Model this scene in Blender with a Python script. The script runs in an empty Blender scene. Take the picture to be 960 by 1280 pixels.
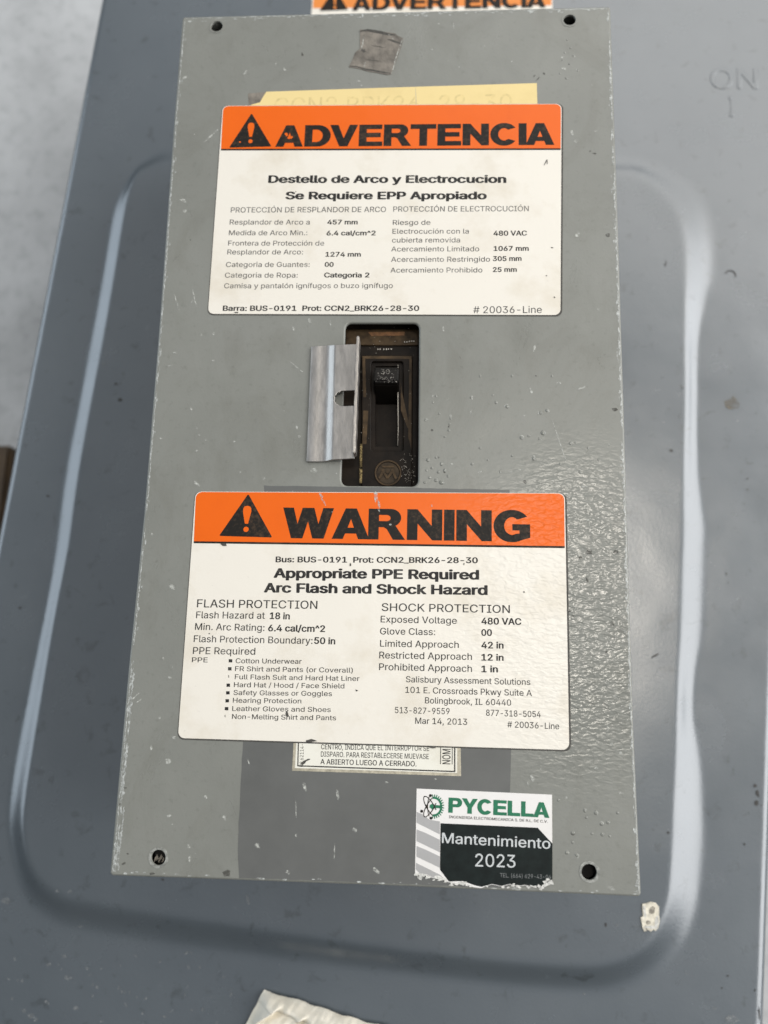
import bpy, bmesh, math, random
import numpy as np
from mathutils import Vector, Euler, Matrix, noise
from mathutils.geometry import delaunay_2d_cdt

random.seed(7)
scene = bpy.context.scene
COL = scene.collection
R = math.radians

# ------------------------------------------------------------------ camera
CAM = Vector((0.0205, -0.1052, 0.3026))
ROT = Euler((0.2043, 0.0578, 0.0246), 'XYZ')
cam_d = bpy.data.cameras.new("camera")
cam = bpy.data.objects.new("camera", cam_d)
COL.objects.link(cam)
cam.location = CAM
cam.rotation_euler = ROT
cam_d.sensor_fit = 'VERTICAL'
cam_d.sensor_height = 24.0
cam_d.lens = 1050.0 / 1280.0 * 24.0
cam_d.clip_start = 0.005
cam_d.clip_end = 100.0
cam_d.dof.use_dof = True
cam_d.dof.focus_distance = 0.305
cam_d.dof.aperture_fstop = 5.0
scene.camera = cam

# ------------------------------------------------------------------ world
world = bpy.data.worlds.new("World")
scene.world = world
world.use_nodes = True
bg = world.node_tree.nodes['Background']
# surroundings: pale roof overhead towards the open side, dim towards the low near side
_wt = world.node_tree
_tc = _wt.nodes.new('ShaderNodeTexCoord')
_dot = _wt.nodes.new('ShaderNodeVectorMath'); _dot.operation = 'DOT_PRODUCT'
_wt.links.new(_tc.outputs['Generated'], _dot.inputs[0])
_dot.inputs[1].default_value = Vector((0.42, 0.36, 0.83)).normalized()
_rmp = _wt.nodes.new('ShaderNodeValToRGB')
_e = _rmp.color_ramp.elements
_e[0].position = 0.30; _e[0].color = (0.035, 0.036, 0.038, 1)
_e[1].position = 1.0; _e[1].color = (0.62, 0.63, 0.64, 1)
_m = _rmp.color_ramp.elements.new(0.62); _m.color = (0.32, 0.345, 0.385, 1)
_wt.links.new(_dot.outputs['Value'], _rmp.inputs['Fac'])
_wt.links.new(_rmp.outputs['Color'], bg.inputs['Color'])
bg.inputs['Strength'].default_value = 1.0

# ------------------------------------------------------------------ lamps (openings of the shed the panel lies in)
def area(name, loc, target, sx, sy, power, color):
    d = bpy.data.lights.new(name, 'AREA')
    d.shape = 'RECTANGLE'
    d.size, d.size_y = sx, sy
    d.energy = power
    d.color = color
    o = bpy.data.objects.new(name, d)
    COL.objects.link(o)
    o.location = loc
    o.rotation_euler = (Vector(target) - Vector(loc)).to_track_quat('-Z', 'Y').to_euler()
    return o

area("skylight", (0.455, 0.345, 2.95), (0, 0, 0), 0.32, 0.40, 16.0, (1.0, 0.93, 0.82))
area("roof_opening_light", (1.0, 2.2, 1.9), (0, 0, 0), 2.2, 2.2, 31.0, (1.0, 0.97, 0.92))
area("doorway_light", (2.25, 0.12, 1.45), (0, 0, -0.05), 3.0, 2.3, 106.0, (0.97, 0.985, 1.0))
area("window_light", (-2.5, 0.6, 1.05), (0, 0, -0.05), 2.6, 1.7, 40.0, (0.74, 0.87, 1.0))

vs = scene.view_settings
vs.view_transform = 'Standard'
vs.look = 'None'
vs.exposure = -0.10
vs.gamma = 1.0
vs.use_curve_mapping = False
scene.render.engine = 'CYCLES'
scene.cycles.max_bounces = 8
try:
    scene.cycles.use_denoising = True
except Exception:
    pass

# ------------------------------------------------------------------ measuring: a photo point on a horizontal plane
RM = ROT.to_matrix()

def P(u, v, z=0.0):
    d = RM @ Vector(((u - 480.0) / 1050.0, -(v - 640.0) / 1050.0, -1.0))
    t = (z - CAM.z) / d.z
    return Vector((CAM.x + d.x * t, CAM.y + d.y * t, z))

def P2(u, v, z=0.0):
    p = P(u, v, z)
    return (p.x, p.y)

ZB = -0.100     # flat of the big cover
ZP = -0.0974     # raised field of the big cover
ZF = -0.300     # floor
LIFT = 0.0020

# ------------------------------------------------------------------ object helpers
def finish(o, parent=None, label=None, cat=None, kind=None, group=None):
    COL.objects.link(o)
    if parent is not None:
        o.parent = parent
    if label: o['label'] = label
    if cat: o['category'] = cat
    if kind: o['kind'] = kind
    if group: o['group'] = group
    return o

def mesh_obj(name, me, mat, parent=None, smooth=False, **k):
    me.name = name
    me.materials.clear()
    me.materials.append(mat)
    if smooth:
        for p in me.polygons: p.use_smooth = True
    o = bpy.data.objects.new(name, me)
    return finish(o, parent, **k)

def empty(name, loc, label, cat, group=None):
    o = bpy.data.objects.new(name, None)
    o.empty_display_size = 0.02
    o.location = loc
    return finish(o, None, label, cat, None, group)

def eval_curve(cu):
    o = bpy.data.objects.new("tmp", cu)
    COL.objects.link(o)
    dg = bpy.context.evaluated_depsgraph_get()
    dg.update()
    me = bpy.data.meshes.new_from_object(o.evaluated_get(dg))
    bpy.data.objects.remove(o)
    bpy.data.curves.remove(cu)
    return me

def shape_mesh(loops, z0, z1, bevel=0.0, res=2):
    cu = bpy.data.curves.new("tmp", 'CURVE')
    cu.dimensions = '2D'
    cu.fill_mode = 'BOTH'
    for lp in loops:
        s = cu.splines.new('POLY')
        s.points.add(len(lp) - 1)
        for p, q in zip(s.points, lp):
            p.co = (q[0], q[1], 0, 1)
        s.use_cyclic_u = True
    if bevel > 0:
        cu.bevel_depth = bevel
        cu.bevel_resolution = res
        cu.offset = -bevel
    h = (z1 - z0) / 2
    cu.extrude = max(h - bevel, 0.0)
    me = eval_curve(cu)
    me.transform(Matrix.Translation((0, 0, (z0 + z1) / 2)))
    return me

def join_meshes(ms):
    bm = bmesh.new()
    for m in ms:
        bm.from_mesh(m)
    out = bpy.data.meshes.new("tmp")
    bm.to_mesh(out)
    bm.free()
    for m in ms:
        bpy.data.meshes.remove(m)
    return out

def shape(name, loops, z0, z1, mat, parent=None, bevel=0.0, res=2, **k):
    return mesh_obj(name, shape_mesh(loops, z0, z1, bevel, res), mat, parent, **k)

def flat_polys(polys, z):
    bm = bmesh.new()
    for i, lp in enumerate(polys):
        vs_ = [bm.verts.new((q[0], q[1], z + (i % 7) * 2e-6)) for q in lp]
        try:
            bm.faces.new(vs_)
        except Exception:
            pass
    bmesh.ops.recalc_face_normals(bm, faces=bm.faces[:])
    for f in bm.faces:
        if f.normal.z < 0:
            f.normal_flip()
    bmesh.ops.triangulate(bm, faces=bm.faces[:])
    me = bpy.data.meshes.new("tmp")
    bm.to_mesh(me)
    bm.free()
    return me

def rounded(corners, r, n=6):
    """corners: list of (x, y); rounds each corner with radius r (or list of radii)"""
    out = []
    N = len(corners)
    for i in range(N):
        a, b, c = Vector(corners[i - 1]), Vector(corners[i]), Vector(corners[(i + 1) % N])
        rr = r[i] if isinstance(r, (list, tuple)) else r
        if rr <= 0:
            out.append((b.x, b.y)); continue
        d1, d2 = (a - b).normalized(), (c - b).normalized()
        for k in range(n + 1):
            t = k / n
            p0, p1, p2 = b + d1 * rr, b, b + d2 * rr
            # near-circular rational quadratic
            w = 0.75
            den = (1 - t) ** 2 + 2 * w * t * (1 - t) + t * t
            q = (p0 * (1 - t) ** 2 + p1 * 2 * w * t * (1 - t) + p2 * t * t) / den
            out.append((q.x, q.y))
    return out

def circle(cx, cy, r, n=32, jit=0.0):
    return [(cx + r * (1 + random.uniform(-jit, jit)) * math.cos(2 * math.pi * i / n),
             cy + r * (1 + random.uniform(-jit, jit)) * math.sin(2 * math.pi * i / n)) for i in range(n)]

def box_mesh(x0, x1, y0, y1, z0, z1, bevel=0.0):
    bm = bmesh.new()
    bmesh.ops.create_cube(bm, size=1)
    for v in bm.verts:
        v.co = Vector(((x0 + x1) / 2 + v.co.x * (x1 - x0), (y0 + y1) / 2 + v.co.y * (y1 - y0), (z0 + z1) / 2 + v.co.z * (z1 - z0)))
    if bevel > 0:
        bmesh.ops.bevel(bm, geom=bm.edges[:], offset=bevel, segments=2, affect='EDGES')
    me = bpy.data.meshes.new("tmp")
    bm.to_mesh(me); bm.free()
    return me

# ------------------------------------------------------------------ text
def load_font():
    import os
    try:
        return bpy.data.fonts.load(os.path.join(bpy.utils.resource_path('LOCAL'), 'datafiles', 'fonts', 'Inter.woff2'))
    except Exception:
        return None
FONT = load_font()          # the sans serif that ships inside Blender; its built-in face otherwise
_cap = {}
def text_raw(s, off, extr=0.0, bev=0.0):
    cu = bpy.data.curves.new("tmp", 'FONT')
    cu.body = s
    cu.size = 1.0
    if FONT: cu.font = FONT
    cu.resolution_u = 3
    if extr or bev:
        cu.extrude = extr
        cu.bevel_depth = bev
        return eval_curve(cu)
    cu.fill_mode = 'NONE'
    return fill_outline(eval_curve(cu))

def fill_outline(me):
    """closed outlines -> filled faces, kept where the winding number is not zero"""
    co = [(v.co.x, v.co.y) for v in me.vertices]
    nb = {}
    for e in me.edges:
        a, b = e.vertices
        nb.setdefault(a, []).append(b); nb.setdefault(b, []).append(a)
    bpy.data.meshes.remove(me)
    seen, loops = set(), []
    for v in sorted(nb):
        if v in seen: continue
        st, comp = [v], []
        seen.add(v)
        while st:
            k = st.pop(); comp.append(k)
            for w in nb[k]:
                if w not in seen: seen.add(w); st.append(w)
        comp.sort()
        lp = []
        for k in comp:
            if not lp or math.hypot(co[k][0] - lp[-1][0], co[k][1] - lp[-1][1]) > 1e-5: lp.append(co[k])
        if len(lp) > 2: loops.append(lp)
    # one glyph at a time: loops whose x-ranges overlap belong together
    loops.sort(key=lambda l: min(p[0] for p in l))
    groups = []
    for l in loops:
        x0, x1 = min(p[0] for p in l), max(p[0] for p in l)
        if groups and x0 < groups[-1][1]:
            groups[-1][0].append(l); groups[-1][1] = max(groups[-1][1], x1)
        else:
            groups.append([[l], x1])
    bm = bmesh.new()
    for ls, _ in groups:
        pts, eds = [], []
        for l in ls:
            b = len(pts)
            pts += [Vector(p) for p in l]
            eds += [(b + i, b + (i + 1) % len(l)) for i in range(len(l))]
        vo, eo, fo, _, _, _ = delaunay_2d_cdt(pts, eds, [], 0, 1e-6)
        vv = [bm.verts.new((v.x, v.y, 0)) for v in vo]
        for f in fo:
            cx = sum(vo[i].x for i in f) / len(f); cy = sum(vo[i].y for i in f) / len(f)
            wn = 0
            for l in ls:
                for i in range(len(l)):
                    p, q = l[i], l[(i + 1) % len(l)]
                    if (p[1] <= cy) != (q[1] <= cy):
                        xx = p[0] + (cy - p[1]) * (q[0] - p[0]) / (q[1] - p[1])
                        if xx > cx: wn += 1 if q[1] > p[1] else -1
            if wn:
                try: bm.faces.new([vv[i] for i in f])
                except ValueError: pass
    for f in bm.faces:
        f.normal_update()
        if f.normal.z < 0: f.normal_flip()
    out = bpy.data.meshes.new("tmp")
    bm.to_mesh(out); bm.free()
    return out

def cap_height(off):
    if 'H' not in _cap:
        m = text_raw("H", 0)
        ys = [v.co.y for v in m.vertices]
        _cap['H'] = (min(ys), max(ys))
        bpy.data.meshes.remove(m)
    lo, hi = _cap['H']
    return lo - off, hi + off

def text_bold(s, w):
    """heavier weight: the same line struck several times round a small circle"""
    m = text_raw(s, 0)
    if w <= 0:
        return m
    n = 10
    bm = bmesh.new()
    for i in range(n):
        a = 2 * math.pi * i / n
        k = m.copy()
        k.transform(Matrix.Translation((w * math.cos(a), 0.55 * w * math.sin(a), i * 4e-5)))
        bm.from_mesh(k)
        bpy.data.meshes.remove(k)
    bpy.data.meshes.remove(m)
    out = bpy.data.meshes.new("tmp")
    bm.to_mesh(out); bm.free()
    return out

def _arc(cx, cy, rx, ry, a0, a1, n=14):
    return [(cx + rx * math.cos(R(a0 + (a1 - a0) * i / n)), cy + ry * math.sin(R(a0 + (a1 - a0) * i / n))) for i in range(n + 1)]
BLOCK = {
 'A': (1.10, [[(0,0),(.40,1),(.70,1),(1.1,0),(.80,0),(.735,.18),(.365,.18),(.30,0)], [(.435,.37),(.665,.37),(.55,.71)]]),
 'D': (1.03, [[(0,0),(0,1)] + _arc(.50,.5,.53,.5,90,-90), [(.28,.21)] + _arc(.46,.5,.28,.29,-90,90) + [(.28,.79)]]),
 'V': (1.10, [[(0,1),(.30,1),(.55,.32),(.80,1),(1.1,1),(.70,0),(.40,0)]]),
 'E': (0.92, [[(0,0),(0,1),(.90,1),(.90,.79),(.28,.79),(.28,.62),(.85,.62),(.85,.41),(.28,.41),(.28,.21),(.92,.21),(.92,0)]]),
 'R': (1.08, [[(0,0),(0,1)] + _arc(.64,.71,.31,.29,90,-62) + [(1.08,0),(.75,0),(.56,.34),(.47,.40),(.28,.40),(.28,0)], [(.28,.60),(.28,.80)] + _arc(.55,.70,.12,.10,90,-90,8)]),
 'T': (1.00, [[(0,1),(1,1),(1,.78),(.64,.78),(.64,0),(.36,0),(.36,.78),(0,.78)]]),
 'N': (1.02, [[(0,0),(0,1),(.27,1),(.74,.42),(.74,1),(1.02,1),(1.02,0),(.76,0),(.28,.58),(.28,0)]]),
 'C': (1.04, [_arc(.53,.5,.53,.52,36,324,26) + _arc(.53,.5,.25,.29,312,48,20)]),
 'G': (1.06, [_arc(.53,.5,.53,.52,36,300,26) + [(1.05,.13),(1.05,.56),(.56,.56),(.56,.36),(.77,.36),(.77,.26)] + _arc(.53,.5,.25,.29,300,48,20)]),
 'I': (0.28, [[(0,0),(0,1),(.28,1),(.28,0)]]),
 'W': (1.52, [[(0,1),(.29,1),(.44,.40),(.60,1),(.92,1),(1.08,.40),(1.23,1),(1.52,1),(1.24,0),(.93,0),(.76,.62),(.59,0),(.28,0)]]),
 'P': (0.94, [[(0,0),(0,1)] + _arc(.60,.69,.34,.31,90,-90) + [(.28,.38),(.28,0)], [(.28,.58),(.28,.80)] + _arc(.54,.69,.12,.11,90,-90,8)]),
 'Y': (1.10, [[(0,1),(.32,1),(.55,.62),(.78,1),(1.1,1),(.69,.40),(.69,0),(.41,0),(.41,.40)]]),
 'L': (0.85, [[(0,0),(0,1),(.28,1),(.28,.22),(.85,.22),(.85,0)]]),
}
def block_on(s, u0, v0, u1, v1, cap, z, zref=None):
    """heavy block capitals between two photo points on the baseline"""
    zz = z if zref is None else zref
    p0, p1 = P(u0, v0, zz), P(u1, v1, zz)
    d = (p1 - p0).normalized(); n = Vector((-d.y, d.x, 0))
    um, vm = (u0 + u1) / 2, (v0 + v1) / 2
    h = (P(um, vm - cap, zz) - P(um, vm, zz)).length
    x = 0; ps = []
    for i, ch in enumerate(s):
        gap = 0.09
        if i and s[i - 1] + ch in ('DV', 'WA', 'AR', 'IA', 'LA', 'PY', 'YC', 'RT'): gap = 0.0
        if i: x += gap
        ps.append((x, ch)); x += BLOCK[ch][0]
    L = (p1 - p0).length / x
    ms = []
    for x0, ch in ps:
        lps = []
        for lp in BLOCK[ch][1]:
            lps.append([((p0 + d * ((x0 + a) * L) + n * (b * h)).x, (p0 + d * ((x0 + a) * L) + n * (b * h)).y) for a, b in lp])
        for k in (-1, 1):        # struck twice, a hair apart, for the weight of the stems
            o = d * (k * 0.018 * L)
            ms.append(shape_mesh([[(a + o.x, b + o.y) for a, b in lp] for lp in lps], z - 0.00001, z + 0.00001 + k * 1e-6))
    return join_meshes(ms)

def text_on(s, u0, v0, u1, v1, cap, z, off=0.0, extr=0.0, bev=0.0, up=None, zref=None):
    """one line of lettering from photo point (u0,v0) to (u1,v1) on its baseline, cap = cap height in photo pixels"""
    zz = z if zref is None else zref
    p0, p1 = P(u0, v0, zz), P(u1, v1, zz)
    um, vm = (u0 + u1) / 2, (v0 + v1) / 2
    if up is None:
        d = (p1 - p0).normalized()
        hgt = (P(um, vm - cap, zz) - P(um, vm, zz)).length
    else:
        hgt = (P(um + up[0] * cap, vm + up[1] * cap, zz) - P(um, vm, zz)).length
        d = (p1 - p0).normalized()
    n = Vector((-d.y, d.x, 0))
    m = text_raw(s, 0, extr, bev) if extr or bev else text_bold(s, max(off, 0))
    xs = [v.co.x for v in m.vertices]
    x0, x1 = min(xs), max(xs)
    lo, hi = cap_height(off)
    L = (p1 - p0).length
    sx = L / (x1 - x0)
    sy = hgt / (hi - lo)
    for v in m.vertices:
        a, b, c = v.co
        q = p0 + d * ((a - x0) * sx) + n * ((b - lo) * sy)
        v.co = (q.x, q.y, z + c * sy * 0.5)
    return m

# ------------------------------------------------------------------ materials
def new_mat(name):
    m = bpy.data.materials.new(name)
    m.use_nodes = True
    nt = m.node_tree
    return m, nt, nt.nodes['Principled BSDF']

def N(nt, t, **k):
    n = nt.nodes.new(t)
    for a, b in k.items():
        setattr(n, a, b)
    return n

def noise_node(nt, co, scale, detail=4, rough=0.55, dist=0.0):
    n = N(nt, 'ShaderNodeTexNoise')
    n.inputs['Scale'].default_value = scale
    n.inputs['Detail'].default_value = detail
    n.inputs['Roughness'].default_value = rough
    n.inputs['Distortion'].default_value = dist
    nt.links.new(co, n.inputs['Vector'])
    return n

def ramp(nt, src, stops):
    r = N(nt, 'ShaderNodeValToRGB')
    els = r.color_ramp.elements
    while len(els) < len(stops): els.new(0.5)
    for e, (p, c) in zip(els, stops):
        e.position = p
        e.color = c if len(c) == 4 else (*c, 1)
    nt.links.new(src, r.inputs['Fac'])
    return r

def mixc(nt, fac, a, b, mode='MIX'):
    m = N(nt, 'ShaderNodeMix', data_type='RGBA', blend_type=mode)
    for sock, val in ((m.inputs[0], fac), (m.inputs[6], a), (m.inputs[7], b)):
        if hasattr(val, 'is_linked') or hasattr(val, 'links'):
            nt.links.new(val, sock)
        elif isinstance(val, (int, float)):
            sock.default_value = val
        else:
            sock.default_value = (*val, 1) if len(val) == 3 else val
    return m.outputs[2]

def math_n(nt, op, a, b=None, clamp=False):
    m = N(nt, 'ShaderNodeMath', operation=op)
    m.use_clamp = clamp
    for i, val in enumerate((a, b)):
        if val is None: continue
        if isinstance(val, (int, float)): m.inputs[i].default_value = val
        else: nt.links.new(val, m.inputs[i])
    return m.outputs[0]

def coords(nt):
    return N(nt, 'ShaderNodeTexCoord').outputs['Object']

def bump(nt, bs, height, strength, dist, prev=None):
    b = N(nt, 'ShaderNodeBump')
    b.inputs['Strength'].default_value = strength
    b.inputs['Distance'].default_value = dist
    nt.links.new(height, b.inputs['Height'])
    if prev is not None:
        nt.links.new(prev, b.inputs['Normal'])
    nt.links.new(b.outputs[0], bs.inputs['Normal'])
    return b.outputs[0]

def ellipse_mask(nt, co, c, rx, ry, soft=0.6):
    """1 inside an ellipse on the panel, falling to 0 outside"""
    sub = N(nt, 'ShaderNodeVectorMath', operation='SUBTRACT')
    nt.links.new(co, sub.inputs[0]); sub.inputs[1].default_value = (c[0], c[1], 0)
    mul = N(nt, 'ShaderNodeVectorMath', operation='MULTIPLY')
    nt.links.new(sub.outputs[0], mul.inputs[0]); mul.inputs[1].default_value = (1 / rx, 1 / ry, 0)
    ln = N(nt, 'ShaderNodeVectorMath', operation='LENGTH')
    nt.links.new(mul.outputs[0], ln.inputs[0])
    mr = N(nt, 'ShaderNodeMapRange', interpolation_type='SMOOTHSTEP')
    nt.links.new(ln.outputs['Value'], mr.inputs['Value'])
    mr.inputs['From Min'].default_value = 1.0 + soft * 0.5
    mr.inputs['From Max'].default_value = 1.0 - soft * 0.5
    return mr.outputs[0]

WET_C = P2(742, 758); WET_R = (0.044, 0.054)      # where the plate's paint is blistered and glossy

def blister_bump(nt, bs, co, fine_strength, prev=None, blister=0.26):
    """fine orange peel everywhere, coarse blistering in the lower right of the plate"""
    peel = noise_node(nt, co, 900, 3, 0.6)
    b0 = bump(nt, bs, peel.outputs['Fac'], fine_strength, 0.0004, prev)
    st = N(nt, 'ShaderNodeMapping')
    st.inputs['Scale'].default_value = (1, 1.8, 1)
    nt.links.new(co, st.inputs['Vector'])
    bl = noise_node(nt, st.outputs[0], 360, 1.5, 0.5, 0.4)
    mask = ellipse_mask(nt, co, WET_C, WET_R[0], WET_R[1], 0.9)
    h = math_n(nt, 'MULTIPLY', bl.outputs['Fac'], mask)
    return bump(nt, bs, h, blister, 0.0016, b0)

def paint_plate():
    m, nt, bs = new_mat("plate_paint")
    co = coords(nt)
    big = noise_node(nt, co, 14, 5, 0.6)
    small = noise_node(nt, co, 420, 3, 0.6)
    c = ramp(nt, big.outputs['Fac'], [(0.3, (0.178, 0.178, 0.156)), (0.55, (0.197, 0.197, 0.173)), (0.75, (0.210, 0.208, 0.186))])
    c2 = ramp(nt, small.outputs['Fac'], [(0.26, (0.86, 0.86, 0.85)), (0.42, (1, 1, 1)), (0.74, (1, 1, 1)), (0.82, (1.10, 1.10, 1.09))])
    mp = N(nt, 'ShaderNodeMapping'); mp.inputs['Scale'].default_value = (1, 0.6, 1); mp.inputs['Rotation'].default_value = (0, 0, 0.12)
    nt.links.new(co, mp.inputs['Vector'])
    sm = noise_node(nt, mp.outputs[0], 34, 6, 0.72, 1.2)
    c3 = ramp(nt, sm.outputs['Fac'], [(0.30, (0.88, 0.87, 0.85)), (0.5, (1, 1, 1)), (0.68, (1, 1, 1)), (0.80, (1.07, 1.07, 1.06))])
    cc = mixc(nt, 1.0, c.outputs[0], c2.outputs[0], 'MULTIPLY')
    nt.links.new(mixc(nt, 1.0, cc, c3.outputs[0], 'MULTIPLY'), bs.inputs['Base Color'])
    rg = noise_node(nt, mp.outputs[0], 60, 6, 0.7, 0.8)
    rr = ramp(nt, rg.outputs['Fac'], [(0.35, (0.27,) * 3), (0.7, (0.46,) * 3)])
    wet = ellipse_mask(nt, co, WET_C, WET_R[0], WET_R[1], 0.9)
    nt.links.new(mixc(nt, wet, rr.outputs[0], (0.20, 0.20, 0.20)), bs.inputs['Roughness'])
    bs.inputs['IOR'].default_value = 1.55
    last = blister_bump(nt, bs, co, 0.10)
    dents = noise_node(nt, co, 40, 2, 0.5)
    bump(nt, bs, dents.outputs['Fac'], 0.12, 0.002, last)
    return m

def paint_cover():
    m, nt, bs = new_mat("cover_paint")
    co = coords(nt)
    big = noise_node(nt, co, 9, 5, 0.6)
    c = ramp(nt, big.outputs['Fac'], [(0.3, (0.078, 0.091, 0.101)), (0.7, (0.098, 0.112, 0.121))])
    sp = noise_node(nt, co, 130, 4, 0.6, 0.4)
    c2 = ramp(nt, sp.outputs['Fac'], [(0.28, (0.72, 0.72, 0.70)), (0.40, (1, 1, 1)), (0.68, (1, 1, 1)), (0.78, (1.25, 1.25, 1.22))])
    nt.links.new(mixc(nt, 1.0, c.outputs[0], c2.outputs[0], 'MULTIPLY'), bs.inputs['Base Color'])
    rg = noise_node(nt, co, 30, 5, 0.65)
    rr = ramp(nt, rg.outputs['Fac'], [(0.3, (0.22,) * 3), (0.7, (0.29,) * 3)])
    nt.links.new(rr.outputs[0], bs.inputs['Roughness'])
    bs.inputs['IOR'].default_value = 2.0
    pe = noise_node(nt, co, 700, 3, 0.6)
    b0 = bump(nt, bs, pe.outputs['Fac'], 0.10, 0.0004)
    dn = noise_node(nt, co, 22, 2, 0.5)
    bump(nt, bs, dn.outputs['Fac'], 0.08, 0.003, b0)
    return m

def simple(name, color, rough=0.5, metal=0.0, var=0.12, scale=200, bmp=0.0, bdist=0.0005, spec=None):
    m, nt, bs = new_mat(name)
    co = coords(nt)
    n = noise_node(nt, co, scale, 4, 0.6)
    lo = tuple(x * (1 - var) for x in color); hi = tuple(min(1, x * (1 + var)) for x in color)
    c = ramp(nt, n.outputs['Fac'], [(0.3, lo), (0.7, hi)])
    nt.links.new(c.outputs[0], bs.inputs['Base Color'])
    bs.inputs['Roughness'].default_value = rough
    bs.inputs['Metallic'].default_value = metal
    if spec is not None: bs.inputs['Specular IOR Level'].default_value = spec
    if bmp > 0:
        bump(nt, bs, n.outputs['Fac'], bmp, bdist)
    return m

def sticker_mat(name, color, rough=0.38, stain=0.10, wrinkle=0.0, blister=0.17, grime=(0.62, 0.55, 0.42)):
    m, nt, bs = new_mat(name)
    co = coords(nt)
    a = noise_node(nt, co, 35, 5, 0.65)
    lo = tuple(x * y for x, y in zip(color, grime))
    f = ramp(nt, a.outputs['Fac'], [(0.50, (0, 0, 0)), (0.85, (1, 1, 1))])
    fm = math_n(nt, 'MULTIPLY', f.outputs[0], stain)
    c1 = mixc(nt, fm, color, lo)
    b = noise_node(nt, co, 600, 3, 0.7)
    f2 = ramp(nt, b.outputs['Fac'], [(0.68, (0, 0, 0)), (0.76, (1, 1, 1))])
    f3 = math_n(nt, 'MULTIPLY', f2.outputs[0], 0.25)
    nt.links.new(mixc(nt, f3, c1, tuple(x * 0.5 for x in color)), bs.inputs['Base Color'])
    bs.inputs['Roughness'].default_value = rough
    last = blister_bump(nt, bs, co, 0.05, None, blister)
    w = noise_node(nt, co, 55, 3, 0.5, 0.5)
    bump(nt, bs, w.outputs['Fac'], 0.10 + wrinkle, 0.0015, last)
    return m

def calm(m, v):
    m.node_tree.nodes['Principled BSDF'].inputs['Specular IOR Level'].default_value = v
    return m

def ink_mat(name, dark, light, amount, rough=0.45):
    """print that has worn thin in spots, letting the stock show as a paler ink"""
    m, nt, bs = new_mat(name)
    co = coords(nt)
    a = noise_node(nt, co, 700, 3, 0.7)
    b = noise_node(nt, co, 60, 3, 0.6)
    s = math_n(nt, 'ADD', math_n(nt, 'MULTIPLY', a.outputs['Fac'], 0.6), math_n(nt, 'MULTIPLY', b.outputs['Fac'], 0.4))
    f = ramp(nt, s, [(0.50, (0, 0, 0)), (0.66, (1, 1, 1))])
    fm = math_n(nt, 'MULTIPLY', f.outputs[0], amount)
    nt.links.new(mixc(nt, fm, dark, light), bs.inputs['Base Color'])
    bs.inputs['Roughness'].default_value = rough
    bs.inputs['Specular IOR Level'].default_value = 0.2
    blister_bump(nt, bs, co, 0.05, None, 0.2)
    return m

M = {}
M['plate'] = paint_plate()
M['cover'] = paint_cover()
M['plate_gloss'] = simple('blister_paint', (0.20, 0.20, 0.176), 0.16, 0, 0.1, 300)
M['band'] = simple('unfaded_paint', (0.105, 0.105, 0.098), 0.42, 0, 0.10, 60, 0.06)
def see_through(m, lo, hi, scale):
    """thin, patchy film: parts of it let the paint below show"""
    nt = m.node_tree; bs = nt.nodes['Principled BSDF']
    n = noise_node(nt, coords(nt), scale, 3, 0.6)
    r = ramp(nt, n.outputs['Fac'], [(0.35, (lo,) * 3), (0.65, (hi,) * 3)])
    nt.links.new(r.outputs[0], bs.inputs['Alpha'])
    return m
M['chip'] = see_through(simple('bare_primer', (0.52, 0.52, 0.47), 0.5, 0, 0.3, 900, 0.1), 0.05, 0.85, 800)
M['grime_film'] = see_through(simple('grime_film', (0.06, 0.055, 0.045), 0.7, 0, 0.4, 800), 0.15, 0.85, 800)
M['flake_light'] = see_through(simple('edge_flake_light', (0.52, 0.53, 0.50), 0.4, 0.1, 0.2, 900), 0.10, 0.9, 600)
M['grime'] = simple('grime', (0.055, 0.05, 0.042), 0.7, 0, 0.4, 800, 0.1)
M['edge'] = simple('worn_edge', (0.50, 0.51, 0.49), 0.4, 0.2, 0.2, 900)
M['ring'] = simple('rubbed_ring', (0.25, 0.25, 0.225), 0.45, 0.1, 0.5, 700, 0.3)
M['label'] = sticker_mat('label_stock', (0.72, 0.67, 0.585), 0.36, 0.75, 0.0, 0.20, (0.74, 0.68, 0.57))
M['orange'] = sticker_mat('orange_print', (0.72, 0.115, 0.004), 0.30, 0.30, 0.0, 0.22, (0.75, 0.6, 0.6))
calm(M['orange'], 0.3)
M['old_orange'] = sticker_mat('faded_orange_print', (0.70, 0.22, 0.035), 0.5, 0.3)
M['black'] = ink_mat('headline_ink', (0.012, 0.010, 0.008), (0.10, 0.06, 0.035), 0.5)
M['ink'] = ink_mat('small_ink', (0.020, 0.019, 0.018), (0.16, 0.15, 0.13), 0.45)
M['ink_grey'] = ink_mat('thin_ink', (0.06, 0.058, 0.055), (0.34, 0.32, 0.29), 0.65)
M['ink_mid'] = ink_mat('plain_ink', (0.032, 0.031, 0.029), (0.22, 0.205, 0.185), 0.55)
M['ghost'] = simple('show_through', (0.64, 0.495, 0.215), 0.5, 0, 0.15, 400)
M['cream'] = sticker_mat('cream_stock', (0.72, 0.56, 0.25), 0.45, 0.4)
M['tag'] = sticker_mat('tag_face', (0.72, 0.69, 0.60), 0.32, 0.6)
M['tagrim'] = simple('tag_rim', (0.42, 0.38, 0.29), 0.4, 0.3, 0.3, 500, 0.1)
M['st_white'] = sticker_mat('vinyl_white', (0.72, 0.69, 0.655), 0.32, 0.15)
M['st_grey'] = sticker_mat('vinyl_grey', (0.36, 0.35, 0.34), 0.34, 0.2)
M['st_black'] = simple('vinyl_black', (0.008, 0.012, 0.011), 0.35, 0, 0.3, 300, spec=0.22)
M['st_green'] = simple('vinyl_green', (0.006, 0.135, 0.062), 0.4, 0, 0.2, 300)
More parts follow.
